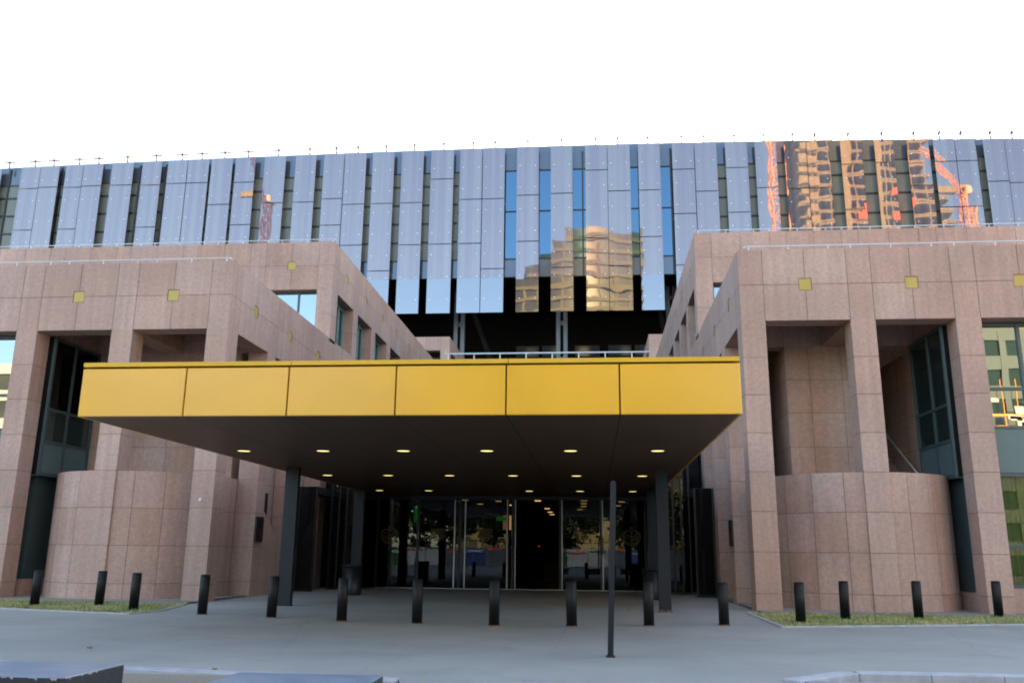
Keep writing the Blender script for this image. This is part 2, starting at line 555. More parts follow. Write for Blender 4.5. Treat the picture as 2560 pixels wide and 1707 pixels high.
def kerb(name, path, wd, z0, z1, step=1.0):
    mm = MB()
    for (a, b) in zip(path[:-1], path[1:]):
        a, b = Vector((*a, 0)), Vector((*b, 0))
        L = (b - a).length
        n = max(1, round(L / step))
        d = (b - a) / n
        nrm = Vector((-d.y, d.x, 0)).normalized() * wd
        for i in range(n):
            p, q = a + d * (i + 0.006), a + d * (i + 0.994)
            dz = random.uniform(-0.002, 0.002)
            lo = [p, q, q + nrm, p + nrm]
            hi = [p + nrm * 0.06, q + nrm * 0.06, q + nrm, p + nrm]
            mm.rings([[(*v.xy, z0) for v in lo], [(*v.xy, z1 - 0.012 + dz) for v in lo], [(*v.xy, z1 + dz) for v in hi]])
    return tag(mm.build(name, STONE), kind="structure")
kerb("road_kerb", [(-40, 13.02), (-11, 13.02), (-2.62, 11.96)], 0.28, -0.2, 0.022)
kerb("road_kerb", [(2.75, 12.75), (3.80, 13.75), (40, 14.35)], 0.30, -0.2, 0.030)
kerb("lawn_kerb", [(-40, 24.9), (-16.4, 23.60), (-13.6, 22.85), (-12.0, 22.50), (-11.75, 23.7), (-12.3, 26.2)], 0.09, -0.1, 0.035)
kerb("lawn_kerb", [(4.42, 27.0), (4.40, 22.06), (10.9, 24.24), (40, 33)], 0.10, -0.1, 0.035)
# painted road mark by the kerb
m = MB(); m.poly([(-5.75, 10.2, -0.124), (-5.35, 10.2, -0.124), (-5.02, 12.0, -0.124), (-5.36, 12.0, -0.124)])
tag(m.build("road_marking", PAINT), kind="structure")

LAWNL = [(-40, 24.98), (-16.4, 23.70), (-13.6, 22.95), (-12.06, 22.62), (-11.85, 23.7), (-12.5, 27.0), (-40, 27.0)]
LAWNR = [(4.53, 27.2), (4.53, 22.22), (10.9, 24.36), (40, 33.1), (40, 35), (15.9, 27.5), (12, 27.35)]
def lawn(poly):
    mm = MB(); mm.poly([(x, y, 0.012) for x, y in poly])
    tag(mm.build("lawn_soil", SOIL), kind="structure")
lawn(LAWNL)
LAWNR2 = [(4.53, 27.2), (4.53, 22.22), (10.9, 24.36), (24, 28.3), (24, 27.2)]
lawn([(4.53, 27.2), (4.53, 22.22), (10.9, 24.36), (19.3, 27.2)])
def inside(x, y, P):
    c = False
    for i in range(len(P)):
        (xa, ya), (xb, yb) = P[i], P[i - 1]
        if (ya > y) != (yb > y) and x < (xb - xa) * (y - ya) / (yb - ya) + xa: c = not c
    return c
def grass(P, n, xr, yr):
    mm = MB()
    rnd = random.Random(5)
    while n:
        x, y = rnd.uniform(*xr), rnd.uniform(*yr)
        if not inside(x, y, P): continue
        n -= 1
        h = rnd.uniform(0.025, 0.085) * (1.2 if math.sin(x * 2.1 + y) * math.sin(y * 3.1) > 0 else 0.8)
        a = rnd.uniform(0, 6.28)
        wd = rnd.uniform(0.010, 0.022)
        dx, dy = math.cos(a) * wd, math.sin(a) * wd
        lx, ly = rnd.gauss(0, 0.03), rnd.gauss(0, 0.03)
        mm.poly([(x - dx, y - dy, 0.01), (x + dx, y + dy, 0.01), (x + lx, y + ly, 0.012 + h)])
    tag(mm.build("grass", GRASS), kind="stuff")
grass(LAWNL, 17000, (-22, -11.7), (22.4, 27.0))
grass([(4.53, 27.2), (4.53, 22.22), (10.9, 24.36), (19.3, 27.2)], 16000, (4.4, 16), (22, 27.2))
# paving strip against the granite
for x0, x1, ys, ye in ((-40, -12.6, 27.0, 36), (4.9, 40, 27.2, 36)):
    mm = MB()
    x = x0
    while x < x1 - 0.01:
        xe = min(x + 1.4, x1)
        mm.poly([(x + 0.006, ys, 0.05), (xe - 0.006, ys, 0.05), (xe - 0.006, ys + 0.9, 0.05), (x + 0.006, ys + 0.9, 0.05)])
        mm.poly([(x + 0.006, ys, 0.0), (xe - 0.006, ys, 0.0), (xe - 0.006, ys, 0.05), (x + 0.006, ys, 0.05)])
        mm.poly([(x + 0.006, ys + 0.912, 0.05), (xe - 0.006, ys + 0.912, 0.05), (xe - 0.006, ye, 0.05), (x + 0.006, ye, 0.05)])
        x = xe
    tag(mm.build("paving", PLIN), kind="structure")

# ------------------------------------------------------------------ granite wings
def window_unit(parent, ax, c, u0, u1, zs, panes, fr=0.07, dep=0.10, vm=(), name="window", out=-1, fmat=None):
    """a framed window: frame mesh with a pane child per light. ax 'y' plane y=c or 'x' plane x=c. out: outward sign"""
    def B(mm, ua, ub, va, vb, d0, d1, mi=0):
        if ax == 'y': mm.box(ua, ub, c + out * d0, c + out * d1, va, vb, mi)
        else: mm.box(c + out * d0, c + out * d1, ua, ub, va, vb, mi)
    f = MB()
    ul = [u0] + list(vm) + [u1]
    for k, u in enumerate(ul):
        h = fr / 2
        a, b = (u, u + fr) if k == 0 else ((u - fr, u) if k == len(ul) - 1 else (u - h, u + h))
        B(f, a, b, zs[0], zs[-1], 0, dep)
    for k, z in enumerate(zs):
        a, b = (z, z + fr) if k == 0 else ((z - fr, z) if k == len(zs) - 1 else (z - fr / 2, z + fr / 2))
        B(f, u0 + fr, u1 - fr, a, b, 0.003, dep - 0.006)
    fo = f.build(name, fmat or TEAL, parent)
    for j in range(len(zs) - 1):
        for i in range(len(ul) - 1):
            g = MB()
            B(g, ul[i] + 0.02, ul[i + 1] - 0.02, zs[j] + 0.02, zs[j + 1] - 0.02, dep * 0.35, dep * 0.45)
            mat = panes[j]
            g.build("pane" if mat not in (TEALP,) else "spandrel", mat, fo)
    return fo

def wing(side):
    R = side > 0
    if R:
        cols = [(4.89, 5.66), (8.36, 9.13), (11.62, 12.39), (15.10, 15.87), (18.58, 19.35), (22.06, 22.83)]
        xi, xo = 4.89, 26.0
        root = thing("granite_wing", (cols[1][0], 28, 0), "stepped pink granite wing standing to the right of the yellow canopy", "building", "granite court wings")
    else:
        cols = [(-13.27, -12.5), (-16.73, -15.96), (-20.26, -19.50), (-23.76, -22.99), (-27.26, -26.49), (-30.76, -29.99), (-34.26, -33.49)]
        xi, xo = -12.5, -36.0
        root = thing("granite_wing", (cols[1][0], 28, 0), "stepped pink granite wing standing to the left of the yellow canopy", "building", "granite court wings")
    s = 1 if R else -1
    inn, outf = ('l', 'r') if R else ('r', 'l')
    mids = [(max(a) if not R else max(a), 0) for a in cols]
    bays = []
    for a, b in zip(cols[:-1], cols[1:]):
        lo, hi = (a[1], b[0]) if R else (b[1], a[0])
        bays.append((lo, hi))
    xj = [e for c in cols for e in c] + [(a + b) / 2 for a, b in bays]
    YP, YC = 3.76, 0.84
    yk = [28 + YP * k for k in range(14)]
    yj = [e for y in yk for e in (y, y + YC, y + (YP + YC) / 2)]
    hy = [((a + b) / 2, 10.31, 0.21) for a, b in bays]
    hx = [(y + (YP + YC) / 2, 10.31, 0.21) for y in yk[:3]]
    Y1 = yk[3]                                     # 39.28, face of the upper tier
    # --- front columns of the lower tier, then the columns along the court side
    for k, (a, b) in enumerate(cols):
        mm = MB(); gbox(mm, a, b, 28, 28.77 if k else 28 + YC, 0, 9.09, 'flrb', zj=ZR)
        mm.build("column", G2, root)
    for y in yk[1:10]:
        mm = MB(); gbox(mm, cols[0][0], cols[0][1], y, y + YC, 0, 9.09, 'flrb', zj=ZR)
        mm.build("column", G2, root)
    # --- lower tier beam, front and court side
    mm = MB(); gbox(mm, xo, xi - s * 0.0, 28, 28.77, 9.09, 11.53, 'fut' + inn, xj, yj, ZR, hy, [h for h in hx if h[0] < 28.7], core=False)
    mm.box(min(xo, xi) + INS, max(xo, xi) - INS, 28 + INS, 28.72, 9.09 + INS, 11.48, 1)
    mm.build("front_beam", G2, root)
    mm = MB()
    x0, x1 = xi, xi + s * 0.77
    tile_face(mm, 'x', xi, 28.77, 74, 9.09, 11.53, yj, ZR, hx)
    tile_face(mm, 'z', 9.09, x0, x1, 28.77, 62, (), yj)
    tile_face(mm, 'x', x1, 28.77, 39, 9.09, 11.53, yj, ZR)
    tile_face(mm, 'z', 11.53, x0, x1, 28.77, Y1, (), yj)
    mm.box(x0 + s * INS, x1 - s * INS, 28.78, 74, 9.09 + INS, 11.48, 1)
    mm.build("side_beam", G2, root)
    # --- gold plates set in the beams, dark grout rim standing in for recess shade
    for (u, v, h) in hy:
        bx("gold_plate", GOLD, root, u - h + 0.018, u + h - 0.018, 28.014, 28.026, v - h + 0.018, v + h - 0.018)
    for (u, v, h) in hx:
        bx("gold_plate", GOLD, root, xi + s * 0.014, xi + s * 0.026, u - h + 0.018, u + h - 0.018, v - h + 0.018, v + h - 0.018)
    # --- portico: back beam, cross beams, ceiling
    yb = yk[1]
    mm = MB(); gbox(mm, xo, xi + s * 0.77, yb, yb + 0.75, 9.09, 11.25, 'fu', xj, (), ZR)
    for (a, b) in cols[1:]:
        gbox(mm, a, b, 28.77, yb, 9.09, 11.25, 'lru', (), (30.2,), ZR)
    mm.build("portico_beam", G2, root)
    mm = MB(); mm.box(xo, xi + s * 0.78, 28.72, Y1, 11.25, 11.42)
    mm.build("roof_slab", G2[0], root)
    # --- solid walls behind the portico
    if R:
        pier = [(7.05, 9.35, 37.4), (11.70, 12.60, 37.4)]
    else:
        pier = [(-17.75, -13.6, 37.4), (-19.62, -18.95, 37.4)]
    for (a, b, ye) in pier:
        mm = MB(); gbox(mm, a, b, yb + 0.06, ye, 0, 9.09, 'flr', [a + 0.36 * (b - a) if b - a > 1.5 else 99, a + 0.86 * (b - a) if b - a > 1.5 else 99, 99], [33.5, 35.2], ZR)
        mm.build("inner_wall", G2, root)
    mm = MB(); gbox(mm, xo, xi + s * 0.85, 37.4, 38.9, 0, 11.2, 'f', [], [], ZR); mm.build("back_wall", G2, root)
    # recessed wall behind the court-side columns
    mm = MB(); gbox(mm, xi + s * 0.80, xi + s * 1.1, yk[1] + 0.9, 62, 0, 9.09, inn, (), [y + q for y in yk for q in (0.2, 1.6, 2.9)], ZR); mm.build("court_wall", G2, root)
    # --- stair rising behind the low curved wall, with its rail
    sx0, sx1 = (9.40, 11.66) if R else (-18.94, -17.77)
    mm = MB()
    for k in range(18):
        mm.box(sx0, sx1, 31.9 + 0.3 * k, 31.9 + 0.3 * (k + 1), 1.5, 3.4 + 0.17 * k)
    mm.build("stair", PLIN, root)
    rx = sx1 - 0.12 if R else sx0 + 0.12
    mm = MB(); mm.tube((rx, 31.6, 4.05), (rx, 37.2, 7.45), 0.035)
    for q in (32.2, 34.2, 36.2): mm.tube((rx, q, 4.05 + (q - 31.6) * 0.607), (rx + (0.12 if R else -0.12), q, 4.0 + (q - 31.6) * 0.607), 0.02, 6)
    mm.build("stair_rail", RAIL, root)
    # --- curved low wall (drum) around the second column
    cx, cy, rr, zt = (cols[1][0] + cols[1][1]) / 2, 31.17, 3.12, 4.202
    mm = MB()
    nseg, sub = 12, 4
    zz = [0.0] + [z for z in ZR if 0.3 < z < zt - 0.05] + [zt]
    def P(a, r, z): return (cx + r * math.cos(a), cy + r * math.sin(a), z)
    A0, A1 = math.radians(180 - 18), math.radians(360 + 18)
    for j in range(len(zz) - 1):
        for i in range(nseg):
            ga = GAP / rr
            a0 = A0 + (A1 - A0) * i / nseg + ga
            a1 = A0 + (A1 - A0) * (i + 1) / nseg - ga
            d, e = zz[j] + (GAP if j else 0), zz[j + 1] - (GAP if j < len(zz) - 2 else 0)
            k = len(mm.v)
            for q in range(sub + 1):
                a = a0 + (a1 - a0) * q / sub
                mm.v += [P(a, rr, d), P(a, rr, e)]
            for q in range(sub):
                mm.f.append([k + 2 * q, k + 2 * q + 2, k + 2 * q + 3, k + 2 * q + 1]); mm.mi.append(0); mm.sm.append(True)
    n = nseg * sub
    aa = [A0 + (A1 - A0) * q / n for q in range(n + 1)]
    for q in range(n):
        a, b = aa[q], aa[q + 1]
        mm.poly([P(a, rr, zt), P(b, rr, zt), P(b, rr - 0.32, zt), P(a, rr - 0.32, zt)])
        mm.poly([P(a, rr - INS, 0), P(b, rr - INS, 0), P(b, rr - INS, zt - 0.01), P(a, rr - INS, zt - 0.01)], 1)
        mm.poly([P(a, rr - 0.32, 3.2), P(b, rr - 0.32, 3.2), P(b, rr - 0.32, zt), P(a, rr - 0.32, zt)])
    mm.poly([P(a, rr - 0.06, 3.3) for a in aa], 1)
    for a in (A0, A1):
        mm.poly([P(a, rr, 0), P(a, rr - 0.32, 0), P(a, rr - 0.32, zt), P(a, rr, zt)])
    mm.build("curved_wall", G2, root)
    # --- projecting window bay on the side of the third column, plinth and panel under it
    if R: bx0, bx1, face = 11.42, 12.38, 11.42
    else: bx0, bx1, face = -20.2, -19.28, -19.28
    mm = MB(); mm.box(bx0 + (0.08 if R else 0), bx1 - (0 if R else 0.08), 28.86, 31.70, 4.16, 9.06)
    mm.build("bay_core", DARK, root)
    zs = [4.14, 5.30, 6.45, 9.06]
    window_unit(root, 'x', face + s * 0.085, 28.84, 31.72, zs, [TEALP, WIND, WIND if R else WINC], 0.10, 0.09, (30.15,), "bay_window", out=-s)
    if not R: bx("blind", BLIND, root, -19.352, -19.346, 30.3, 31.6, 6.55, 8.98)
    bx("bay_underside", TEAL, root, bx0, bx1, 28.86, 31.70, 4.10, 4.135)
    bx("service_panel", TEAL, root, bx0 + 0.3 * (1 if R else 0), bx1 - 0.3 * (0 if R else 1), 29.2, 31.9, 0.62, 4.09)
    mm = MB(); gbox(mm, bx0 + 0.28 * (1 if R else 0), bx1 - 0.28 * (0 if R else 1), 29.1, 32.0, 0, 0.6, 'lrft'); mm.build("plinth", G2, root)
    # --- glazed front bays further out
    for q, (a, b) in enumerate(bays[2:]):
        zs = [0.77, 2.0, 4.22]
        window_unit(root, 'y', 28.72, a + 0.01, b - 0.01, zs, [WINC, WINC], 0.10, 0.12, ((a + b) / 2,), "window")
        bx("spandrel", TEALP, root, a + 0.01, b - 0.01, 28.62, 28.72, 4.235, 5.60)
        window_unit(root, 'y', 28.72, a + 0.01, b - 0.01, [5.61, 6.90, 9.06], [WINB, WINB], 0.10, 0.12, ((a + b) / 2,), "window")
        mm = MB(); gbox(mm, a, b, 28.55, 28.8, 0, 0.76, 'ft', [(a + b) / 2]); mm.build("plinth", G2, root)
        bx("room", DARK, root, a, b, 30.4, 30.6, 0, 9.05)
        mm = MB()
        nn = 120
        pts = [(a + 0.12 + (b - a - 0.24) * i / nn, 29.05 + 0.06 * math.sin(i * 0.9) + 0.02 * math.sin(i * 2.3)) for i in range(nn + 1)]
        k = len(mm.v)
        mm.v += [(x, y, z) for z in (0.85, 4.2) for x, y in pts]
        for i in range(nn):
            mm.f.append([i, i + 1, i + nn + 2, i + nn + 1]); mm.mi.append(0); mm.sm.append(True)
        mm.build("curtain", CURT, root)
    # --- upper tier
    Y1c = 0.90
    YU = 3.80
    yu = [Y1 + YU * k for k in range(10)]
    yju = [e for y in yu for e in (y, y + Y1c, y + (YU + Y1c) / 2)]
    hyu = [((a + b) / 2, 15.2, 0.21) for a, b in bays]
    hxu = [(y + (YU + Y1c) / 2, 15.2, 0.21) for y in yu[:9]]
    for k, (a, b) in enumerate(cols):
        mm = MB(); gbox(mm, a, b, Y1, Y1 + (Y1c if k == 0 else 0.77), 11.4, 13.978, 'flr', zj=ZR); mm.build("upper_column", G2, root)
    for y in yu[1:]:
        mm = MB(); gbox(mm, cols[0][0], cols[0][1], y, y + Y1c, 11.54, 13.978, 'flr', zj=ZR); mm.build("upper_column", G2, root)
    mm = MB()
    lo, hi = min(xo, xi), max(xo, xi)
    tile_face(mm, 'y', Y1, lo, hi, 13.978, 16.42, xj, ZR, hyu)
    tile_face(mm, 'z', 13.978, lo, hi, Y1, Y1 + 0.77, xj)
    tile_face(mm, 'z', 16.42, lo, hi, Y1, Y1 + 0.6, xj)
    mm.box(lo + INS, hi - INS, Y1 + INS, Y1 + 0.72, 13.978 + INS, 16.37, 1)
    mm.build("upper_front_beam", G2, root)
    mm = MB()
    tile_face(mm, 'x', xi, Y1, 74, 13.978, 16.42, yju, ZR, hxu)
    tile_face(mm, 'z', 13.978, x0, x1, Y1 + 0.77, 74, (), yju)
    tile_face(mm, 'z', 16.42, x0, x1, Y1 + 0.6, 74, (), yju)
    mm.box(x0 + s * INS, x1 - s * INS, Y1 + 0.78, 74, 13.978 + INS, 16.37, 1)
    mm.build("upper_side_beam", G2, root)
    for (u, v, h) in hyu[:5]:
        bx("gold_plate", GOLD, root, u - h + 0.018, u + h - 0.018, Y1 + 0.014, Y1 + 0.026, v - h + 0.018, v + h - 0.018)  # dark rim left around the plate imitates recess shade
    for (u, v, h) in hxu:
        bx("gold_plate", GOLD, root, xi + s * 0.014, xi + s * 0.026, u - h + 0.018, u + h - 0.018, v - h + 0.018, v + h - 0.018)
    for y in yu[:7]:
        window_unit(root, 'x', xi + s * 0.60, y + Y1c, y + YU, [11.54, 13.975], [WIND], 0.16, 0.12, (y + Y1c + 1.0, y + Y1c + 1.95), "side_window", out=-s, fmat=SIDEF)
    for (a, b) in bays:
        window_unit(root, 'y', Y1 + 0.48, a, b, [11.5, 13.975], [WINB], 0.09, 0.10, (a + (b - a) * 0.62,), "window")
    # masses that close the tiers
    bx("core", DARK, root, xi + s * 0.75, xo, Y1 + 0.75, 74, 0.0, 16.2)  # solid fill added to block light through the tiers
    bx("upper_roof", GRAN, root, xi + s * 0.3, xo, Y1 + 0.3, 74.2, 16.2, 16.36)
    # --- far tier
    Y2 = 73.4
    fx = [(xi, xi + s * 0.80), (xi + s * 3.5, xi + s * 4.3), (xi + s * 7.0, xi + s * 7.8)]
    mm = MB()
    gbox(mm, xi, xi + s * 9, Y2, Y2 + 0.8, 18.87, 20.1, 'fut' + inn, [e for q in fx for e in q] + [xi + s * 2.1], (), ZR)
    gbox(mm, xi, xi + s * 0.8, Y2 + 0.8, 98, 18.87, 20.1, inn + outf + 'u', (), [Y2 + 3.8 * k for k in range(8)], ZR)
    mm.build("far_beam", G2, root)
    for (a, b) in fx:
        mm = MB(); gbox(mm, a, b, Y2, Y2 + 0.9, 16.4, 18.87, 'flr', zj=ZR); mm.build("far_column", G2, root)
    for k in range(1, 6):
        mm = MB(); gbox(mm, fx[0][0], fx[0][1], Y2 + 3.8 * k, Y2 + 3.8 * k + 0.9, 16.4, 18.87, 'flr', zj=ZR); mm.build("far_column", G2, root)
    bx("far_core", DARK, root, xi + s * 3.0, xi + s * 9, Y2 + 3.2, 98, 16.4, 20.0)
    window_unit(root, 'y', Y2 + 2.9, xi + s * 0.8 if R else xi - 3.5, xi + 3.5 if R else xi - 0.8, [16.4, 18.86], [INSP], 0.09, 0.1, (), "window")
    # --- thin safety rails on the parapets
    for (yy, zt2, z1, ya) in ((28.30, 11.53, 11.75, 0), (Y1 + 0.32, 16.42, 16.66, 0)):
        mm = MB()
        a = xi + s * (0.10 if yy > 30 else 0.30)
        mm.tube((a, yy, z1), (xo, yy, z1), 0.026)
        mm.tube((a, yy, z1), (a - s * 0.07, yy, z1 - 0.06), 0.026)
        step = [1.30, 1.30, 0.72]
        x = a + s * 0.12
        k = 0
        while (xo - x) * s > 0.3:
            mm.tube((x, yy, zt2 - 0.02), (x, yy, z1), 0.022, 6)
            mm.box(x - 0.05, x + 0.05, yy - 0.05, yy + 0.05, zt2, zt2 + 0.03)
            x += s * step[k % 3]
            k += 1
        mm.build("roof_rail", RAIL, root)
    return root

WR = wing(+1)
WLft = wing(-1)
# sloping stair cheek between the court-side columns on the left, with the dark slot above it
mm = MB()
ya, yb_, xa, xb = 32.60, 35.52, -13.05, -12.52
prof = [(ya, 0), (yb_ - 0.05, 0), (yb_ - 0.05, 1.75), (34.9, 1.75), (ya, 3.12)]
mm.poly([(xb, y, z) for y, z in prof])
mm.poly([(xa, y, z) for y, z in prof])
for i in range(len(prof)):
    (y0, z0), (y1, z1) = prof[i], prof[(i + 1) % len(prof)]
    mm.poly([(xa, y0, z0), (xb, y0, z0), (xb, y1, z1), (xa, y1, z1)])
mm.build("stair_cheek", GRAN, WLft)
bx("slot_window", DARK, WLft, -13.29, -13.255, 33.2, 34.9, 2.2, 3.9)
mm = MB(); mm.lathe(0, 0, [(0.001, 0), (0.055, 0), (0.055, 0.012), (0.001, 0.012)], 14, 0, False)
mm.v = [(x - 12.92, 27.965 + z * 0.0 - 0.0 + (0.0 if z < 0.01 else -0.0) + z, y + 3.25) for x, y, z in mm.v]
mm.build("white_disc", PAINT, WLft)

def alarm(name, x, y, label, out):
    t = thing(name, (x, y, 1.95), label, "wall panel", "fire alarm panels")
    mm = MB(); mm.box(x, x + out * 0.05, y - 0.36, y + 0.36, 1.95, 2.86); mm.build("back_plate", BLACK, t)
    mm = MB(); mm.box(x + out * 0.052, x + out * 0.07, y - 0.14, y + 0.14, 2.02, 2.42)
    mm.build("red_box", pmat("alarm red", (0.085, 0.008, 0.008), 0.4), t)
    mm = MB()
    for k in range(3): mm.box(x + out * 0.052, x + out * 0.058, y - 0.2, y + 0.2, 2.55 + 0.08 * k, 2.58 + 0.08 * k)
    mm.build("lettering", POST, t)
alarm("wall_panel", -12.49, 32.16, "dark wall panel with red box on the granite column left of the entrance", +1)
alarm("wall_panel", 4.88, 32.16, "dark wall panel with red box on the granite column right of the entrance", -1)

# ------------------------------------------------------------------ yellow canopy
CX0, CX1, CY0, CY1, CZ0, CZ1 = -10.20, 2.78, 16.30, 41.0, 4.20, 5.29
can = thing("entrance_canopy", ((CX0 + CX1) / 2, 28, 0), "large flat yellow entrance canopy with dark brown underside on slim posts", "canopy")
jx = [CX0, -8.03, -5.93, -3.78, -1.63, 0.53, CX1]
for a, b in zip(jx[:-1], jx[1:]):
    mm = MB()
    g = 0.014
    a2, b2 = a + (g if a != CX0 else 0), b - (g if b != CX1 else 0)
    e = 0.012
    mm.rings([[(a2, CY0 + 0.06, CZ0), (b2, CY0 + 0.06, CZ0), (b2, CY0 + 0.06, 5.165), (a2, CY0 + 0.06, 5.165)],
              [(a2, CY0 + e, CZ0), (b2, CY0 + e, CZ0), (b2, CY0 + e, 5.165), (a2, CY0 + e, 5.165)],
              [(a2 + e, CY0, CZ0 + e), (b2 - e, CY0, CZ0 + e), (b2 - e, CY0, 5.165 - e), (a2 + e, CY0, 5.165 - e)]])
    mm.build("fascia_panel", YEL, can)
for x, o in ((CX0, 1), (CX1, -1)):
    for k in range(6):
        y0 = CY0 + 0.06 + k * 4.1
        bx("side_panel", YEL, can, x, x + o * 0.05, y0 + 0.01, y0 + 4.09, CZ0, 5.165)
mm = MB()
lj = [CX0 - 0.0, -3.02 - 3.0, -1.5, CX1]
mm.box(CX0, -5.9, CY0 - 0.005, CY0 + 0.25, 5.205, CZ1)
mm.box(-5.888, -1.6, CY0 - 0.005, CY0 + 0.25, 5.205, CZ1)
mm.box(-1.588, CX1, CY0 - 0.005, CY0 + 0.25, 5.205, CZ1)
mm.box(CX0, CX0 + 0.25, CY0 + 0.25, CY1, 5.205, CZ1)
mm.box(CX1 - 0.25, CX1, CY0 + 0.25, CY1, 5.205, CZ1)
mm.build("roof_lip", YLIP, can)
bx("deck", DARK, can, CX0 + 0.06, CX1 - 0.06, CY0 + 0.07, CY1, CZ0 + 0.03, 5.19)
mm = MB()
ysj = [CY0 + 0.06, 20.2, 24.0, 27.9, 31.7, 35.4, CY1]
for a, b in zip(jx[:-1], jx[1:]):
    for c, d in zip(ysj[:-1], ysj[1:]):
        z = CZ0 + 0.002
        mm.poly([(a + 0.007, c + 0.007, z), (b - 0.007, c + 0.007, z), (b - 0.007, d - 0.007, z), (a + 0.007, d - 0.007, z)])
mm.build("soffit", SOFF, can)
lx = [-9.17, -7.03, -4.89, -2.71, -0.56, 1.64]
for r, (y, rad) in enumerate(((22.22, 0.165), (29.6, 0.165), (37.1, 0.165))):
    for k, x in enumerate(lx):
        mm = MB()
        mm.lathe(x, y, [(rad + 0.03, CZ0 + 0.001), (rad + 0.03, CZ0 - 0.012), (rad, CZ0 - 0.012), (rad, CZ0 + 0.001)], 24)
        d = mm.build("downlight", BLACK, can)
        mm = MB(); mm.lathe(x, y, [(0.001, CZ0 - 0.004), (rad, CZ0 - 0.004), (rad, CZ0 - 0.010), (0.001, CZ0 - 0.010)], 24)
        mm.build("lens", OFFL if (r == 2 and k == 2) else LAMP, d)
for (x0, x1, y) in ((-9.72, -9.30, 27.0), (1.90, 2.26, 27.0)):
    mm = MB(); mm.box(x0, x1, y, y + 0.22, 0, CZ0)
    mm.box(x0 - 0.02, x1 + 0.02, y - 0.02, y + 0.24, 0, 0.02)
    mm.build("post", POST, can)
for (x0, x1, y) in ((-10.12, -9.70, 36.6), (2.20, 2.62, 36.6)):
    mm = MB(); mm.box(x0, x1, y, y + 0.22, 0, CZ0); mm.build("post", POST, can)
mm = MB()
for k in range(5): mm.box(1.84 + k * 0.095, 1.92 + k * 0.095, 26.93, 26.99, 0, 0.05 + 0.02 * (k % 2))
mm.build("post_base", RUST, can)

# ------------------------------------------------------------------ entrance hall with glazed doors
hall = thing("entrance_hall", (-3.8, 42, 0), "dark glazed entrance hall under the canopy, with steel edged doors and gold emblems", "building")
HY = 41.2
mm = MB()
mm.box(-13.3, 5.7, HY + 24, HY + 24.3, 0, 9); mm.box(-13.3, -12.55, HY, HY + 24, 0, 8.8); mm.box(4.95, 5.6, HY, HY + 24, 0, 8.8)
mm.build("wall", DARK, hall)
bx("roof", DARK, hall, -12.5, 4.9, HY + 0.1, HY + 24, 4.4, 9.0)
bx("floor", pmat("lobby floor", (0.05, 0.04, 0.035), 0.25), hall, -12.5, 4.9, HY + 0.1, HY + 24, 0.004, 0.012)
frames = [-12.45, -10.2, -8.25, -6.26, -4.0, -3.78, -1.56, 0.33, 2.35, 4.84]
mm = MB()
for x in frames: mm.box(x - 0.06, x + 0.06, HY - 0.05, HY + 0.08, 0, 4.18)
mm.box(-12.45, 4.84, HY - 0.04, HY + 0.07, 4.06, 4.30)
mm.build("door_frame", BLACK, hall)
bx("threshold", STEEL, hall, -10.2, 4.8, HY - 0.10, HY - 0.055, 0.002, 0.03)
for i, (a, b) in enumerate(zip(frames[:-1], frames[1:])):
    if b - a < 0.5: continue
    if -3.9 < a < -3.7: continue                       # this door stands open
    mm = MB(); mm.box(a + 0.06, b - 0.06, HY - 0.012, HY + 0.0, 0.03, 4.06)
    mm.build("glass_door" if -8.3 < a < 0 else "glass_panel", DOORG, hall)
for x in (-6.50, -6.00, -4.02, -3.64, -1.47, 0.40):
    mm = MB(); mm.box(x - 0.022, x + 0.022, HY - 0.10, HY - 0.056, 0.05, 4.05); mm.build("door_edge", STEEL, hall)
for x, z0, z1 in ((-3.80, 2.25, 2.75), (-3.80, 1.8, 1.95), (0.41, 1.6, 2.4), (-8.2, 2.2, 2.6)):
    mm = MB(); mm.tube((x, HY - 0.16, z0), (x, HY - 0.16, z1), 0.025); mm.tube((x, HY - 0.16, z0 + 0.05), (x, HY - 0.05, z0 + 0.05), 0.015, 6)
    mm.build("handle", STEEL, hall)
def emblem(cx, cz):
    mm = MB()
    y = HY - 0.016
    def seg(p, q, wd=0.020):
        (x0, z0), (x1, z1) = p, q
        L = math.hypot(x1 - x0, z1 - z0)
        nx, nz = -(z1 - z0) / L * wd, (x1 - x0) / L * wd
        mm.poly([(cx + x0 + nx, y, cz + z0 + nz), (cx + x1 + nx, y, cz + z1 + nz), (cx + x1 - nx, y, cz + z1 - nz), (cx + x0 - nx, y, cz + z0 - nz)])
    def arc(ox, oz, r, a0, a1, n=14, wd=0.020):
        pts = [(ox + r * math.cos(math.radians(a0 + (a1 - a0) * i / n)), oz + r * math.sin(math.radians(a0 + (a1 - a0) * i / n))) for i in range(n + 1)]
        for p, q in zip(pts[:-1], pts[1:]): seg(p, q, wd)
    arc(0, 0, 0.40, 150, 390, 22)
    arc(0, 0, 0.32, 190, 350, 16)
    arc(-0.17, 0.10, 0.17, 20, 250, 12); arc(0.17, 0.10, 0.17, -70, 160, 12)
    seg((0, 0.42), (0, -0.32)); arc(0, 0.36, 0.07, 0, 360, 10)
    seg((0, -0.05), (-0.30, 0.16)); seg((0, -0.05), (0.30, 0.16)); seg((0, -0.2), (-0.3, 0.0)); seg((0, -0.2), (0.3, 0.0))
    return mm.build("emblem", DGOLD, hall)
emblem(-9.62, 2.40); emblem(1.72, 2.42)
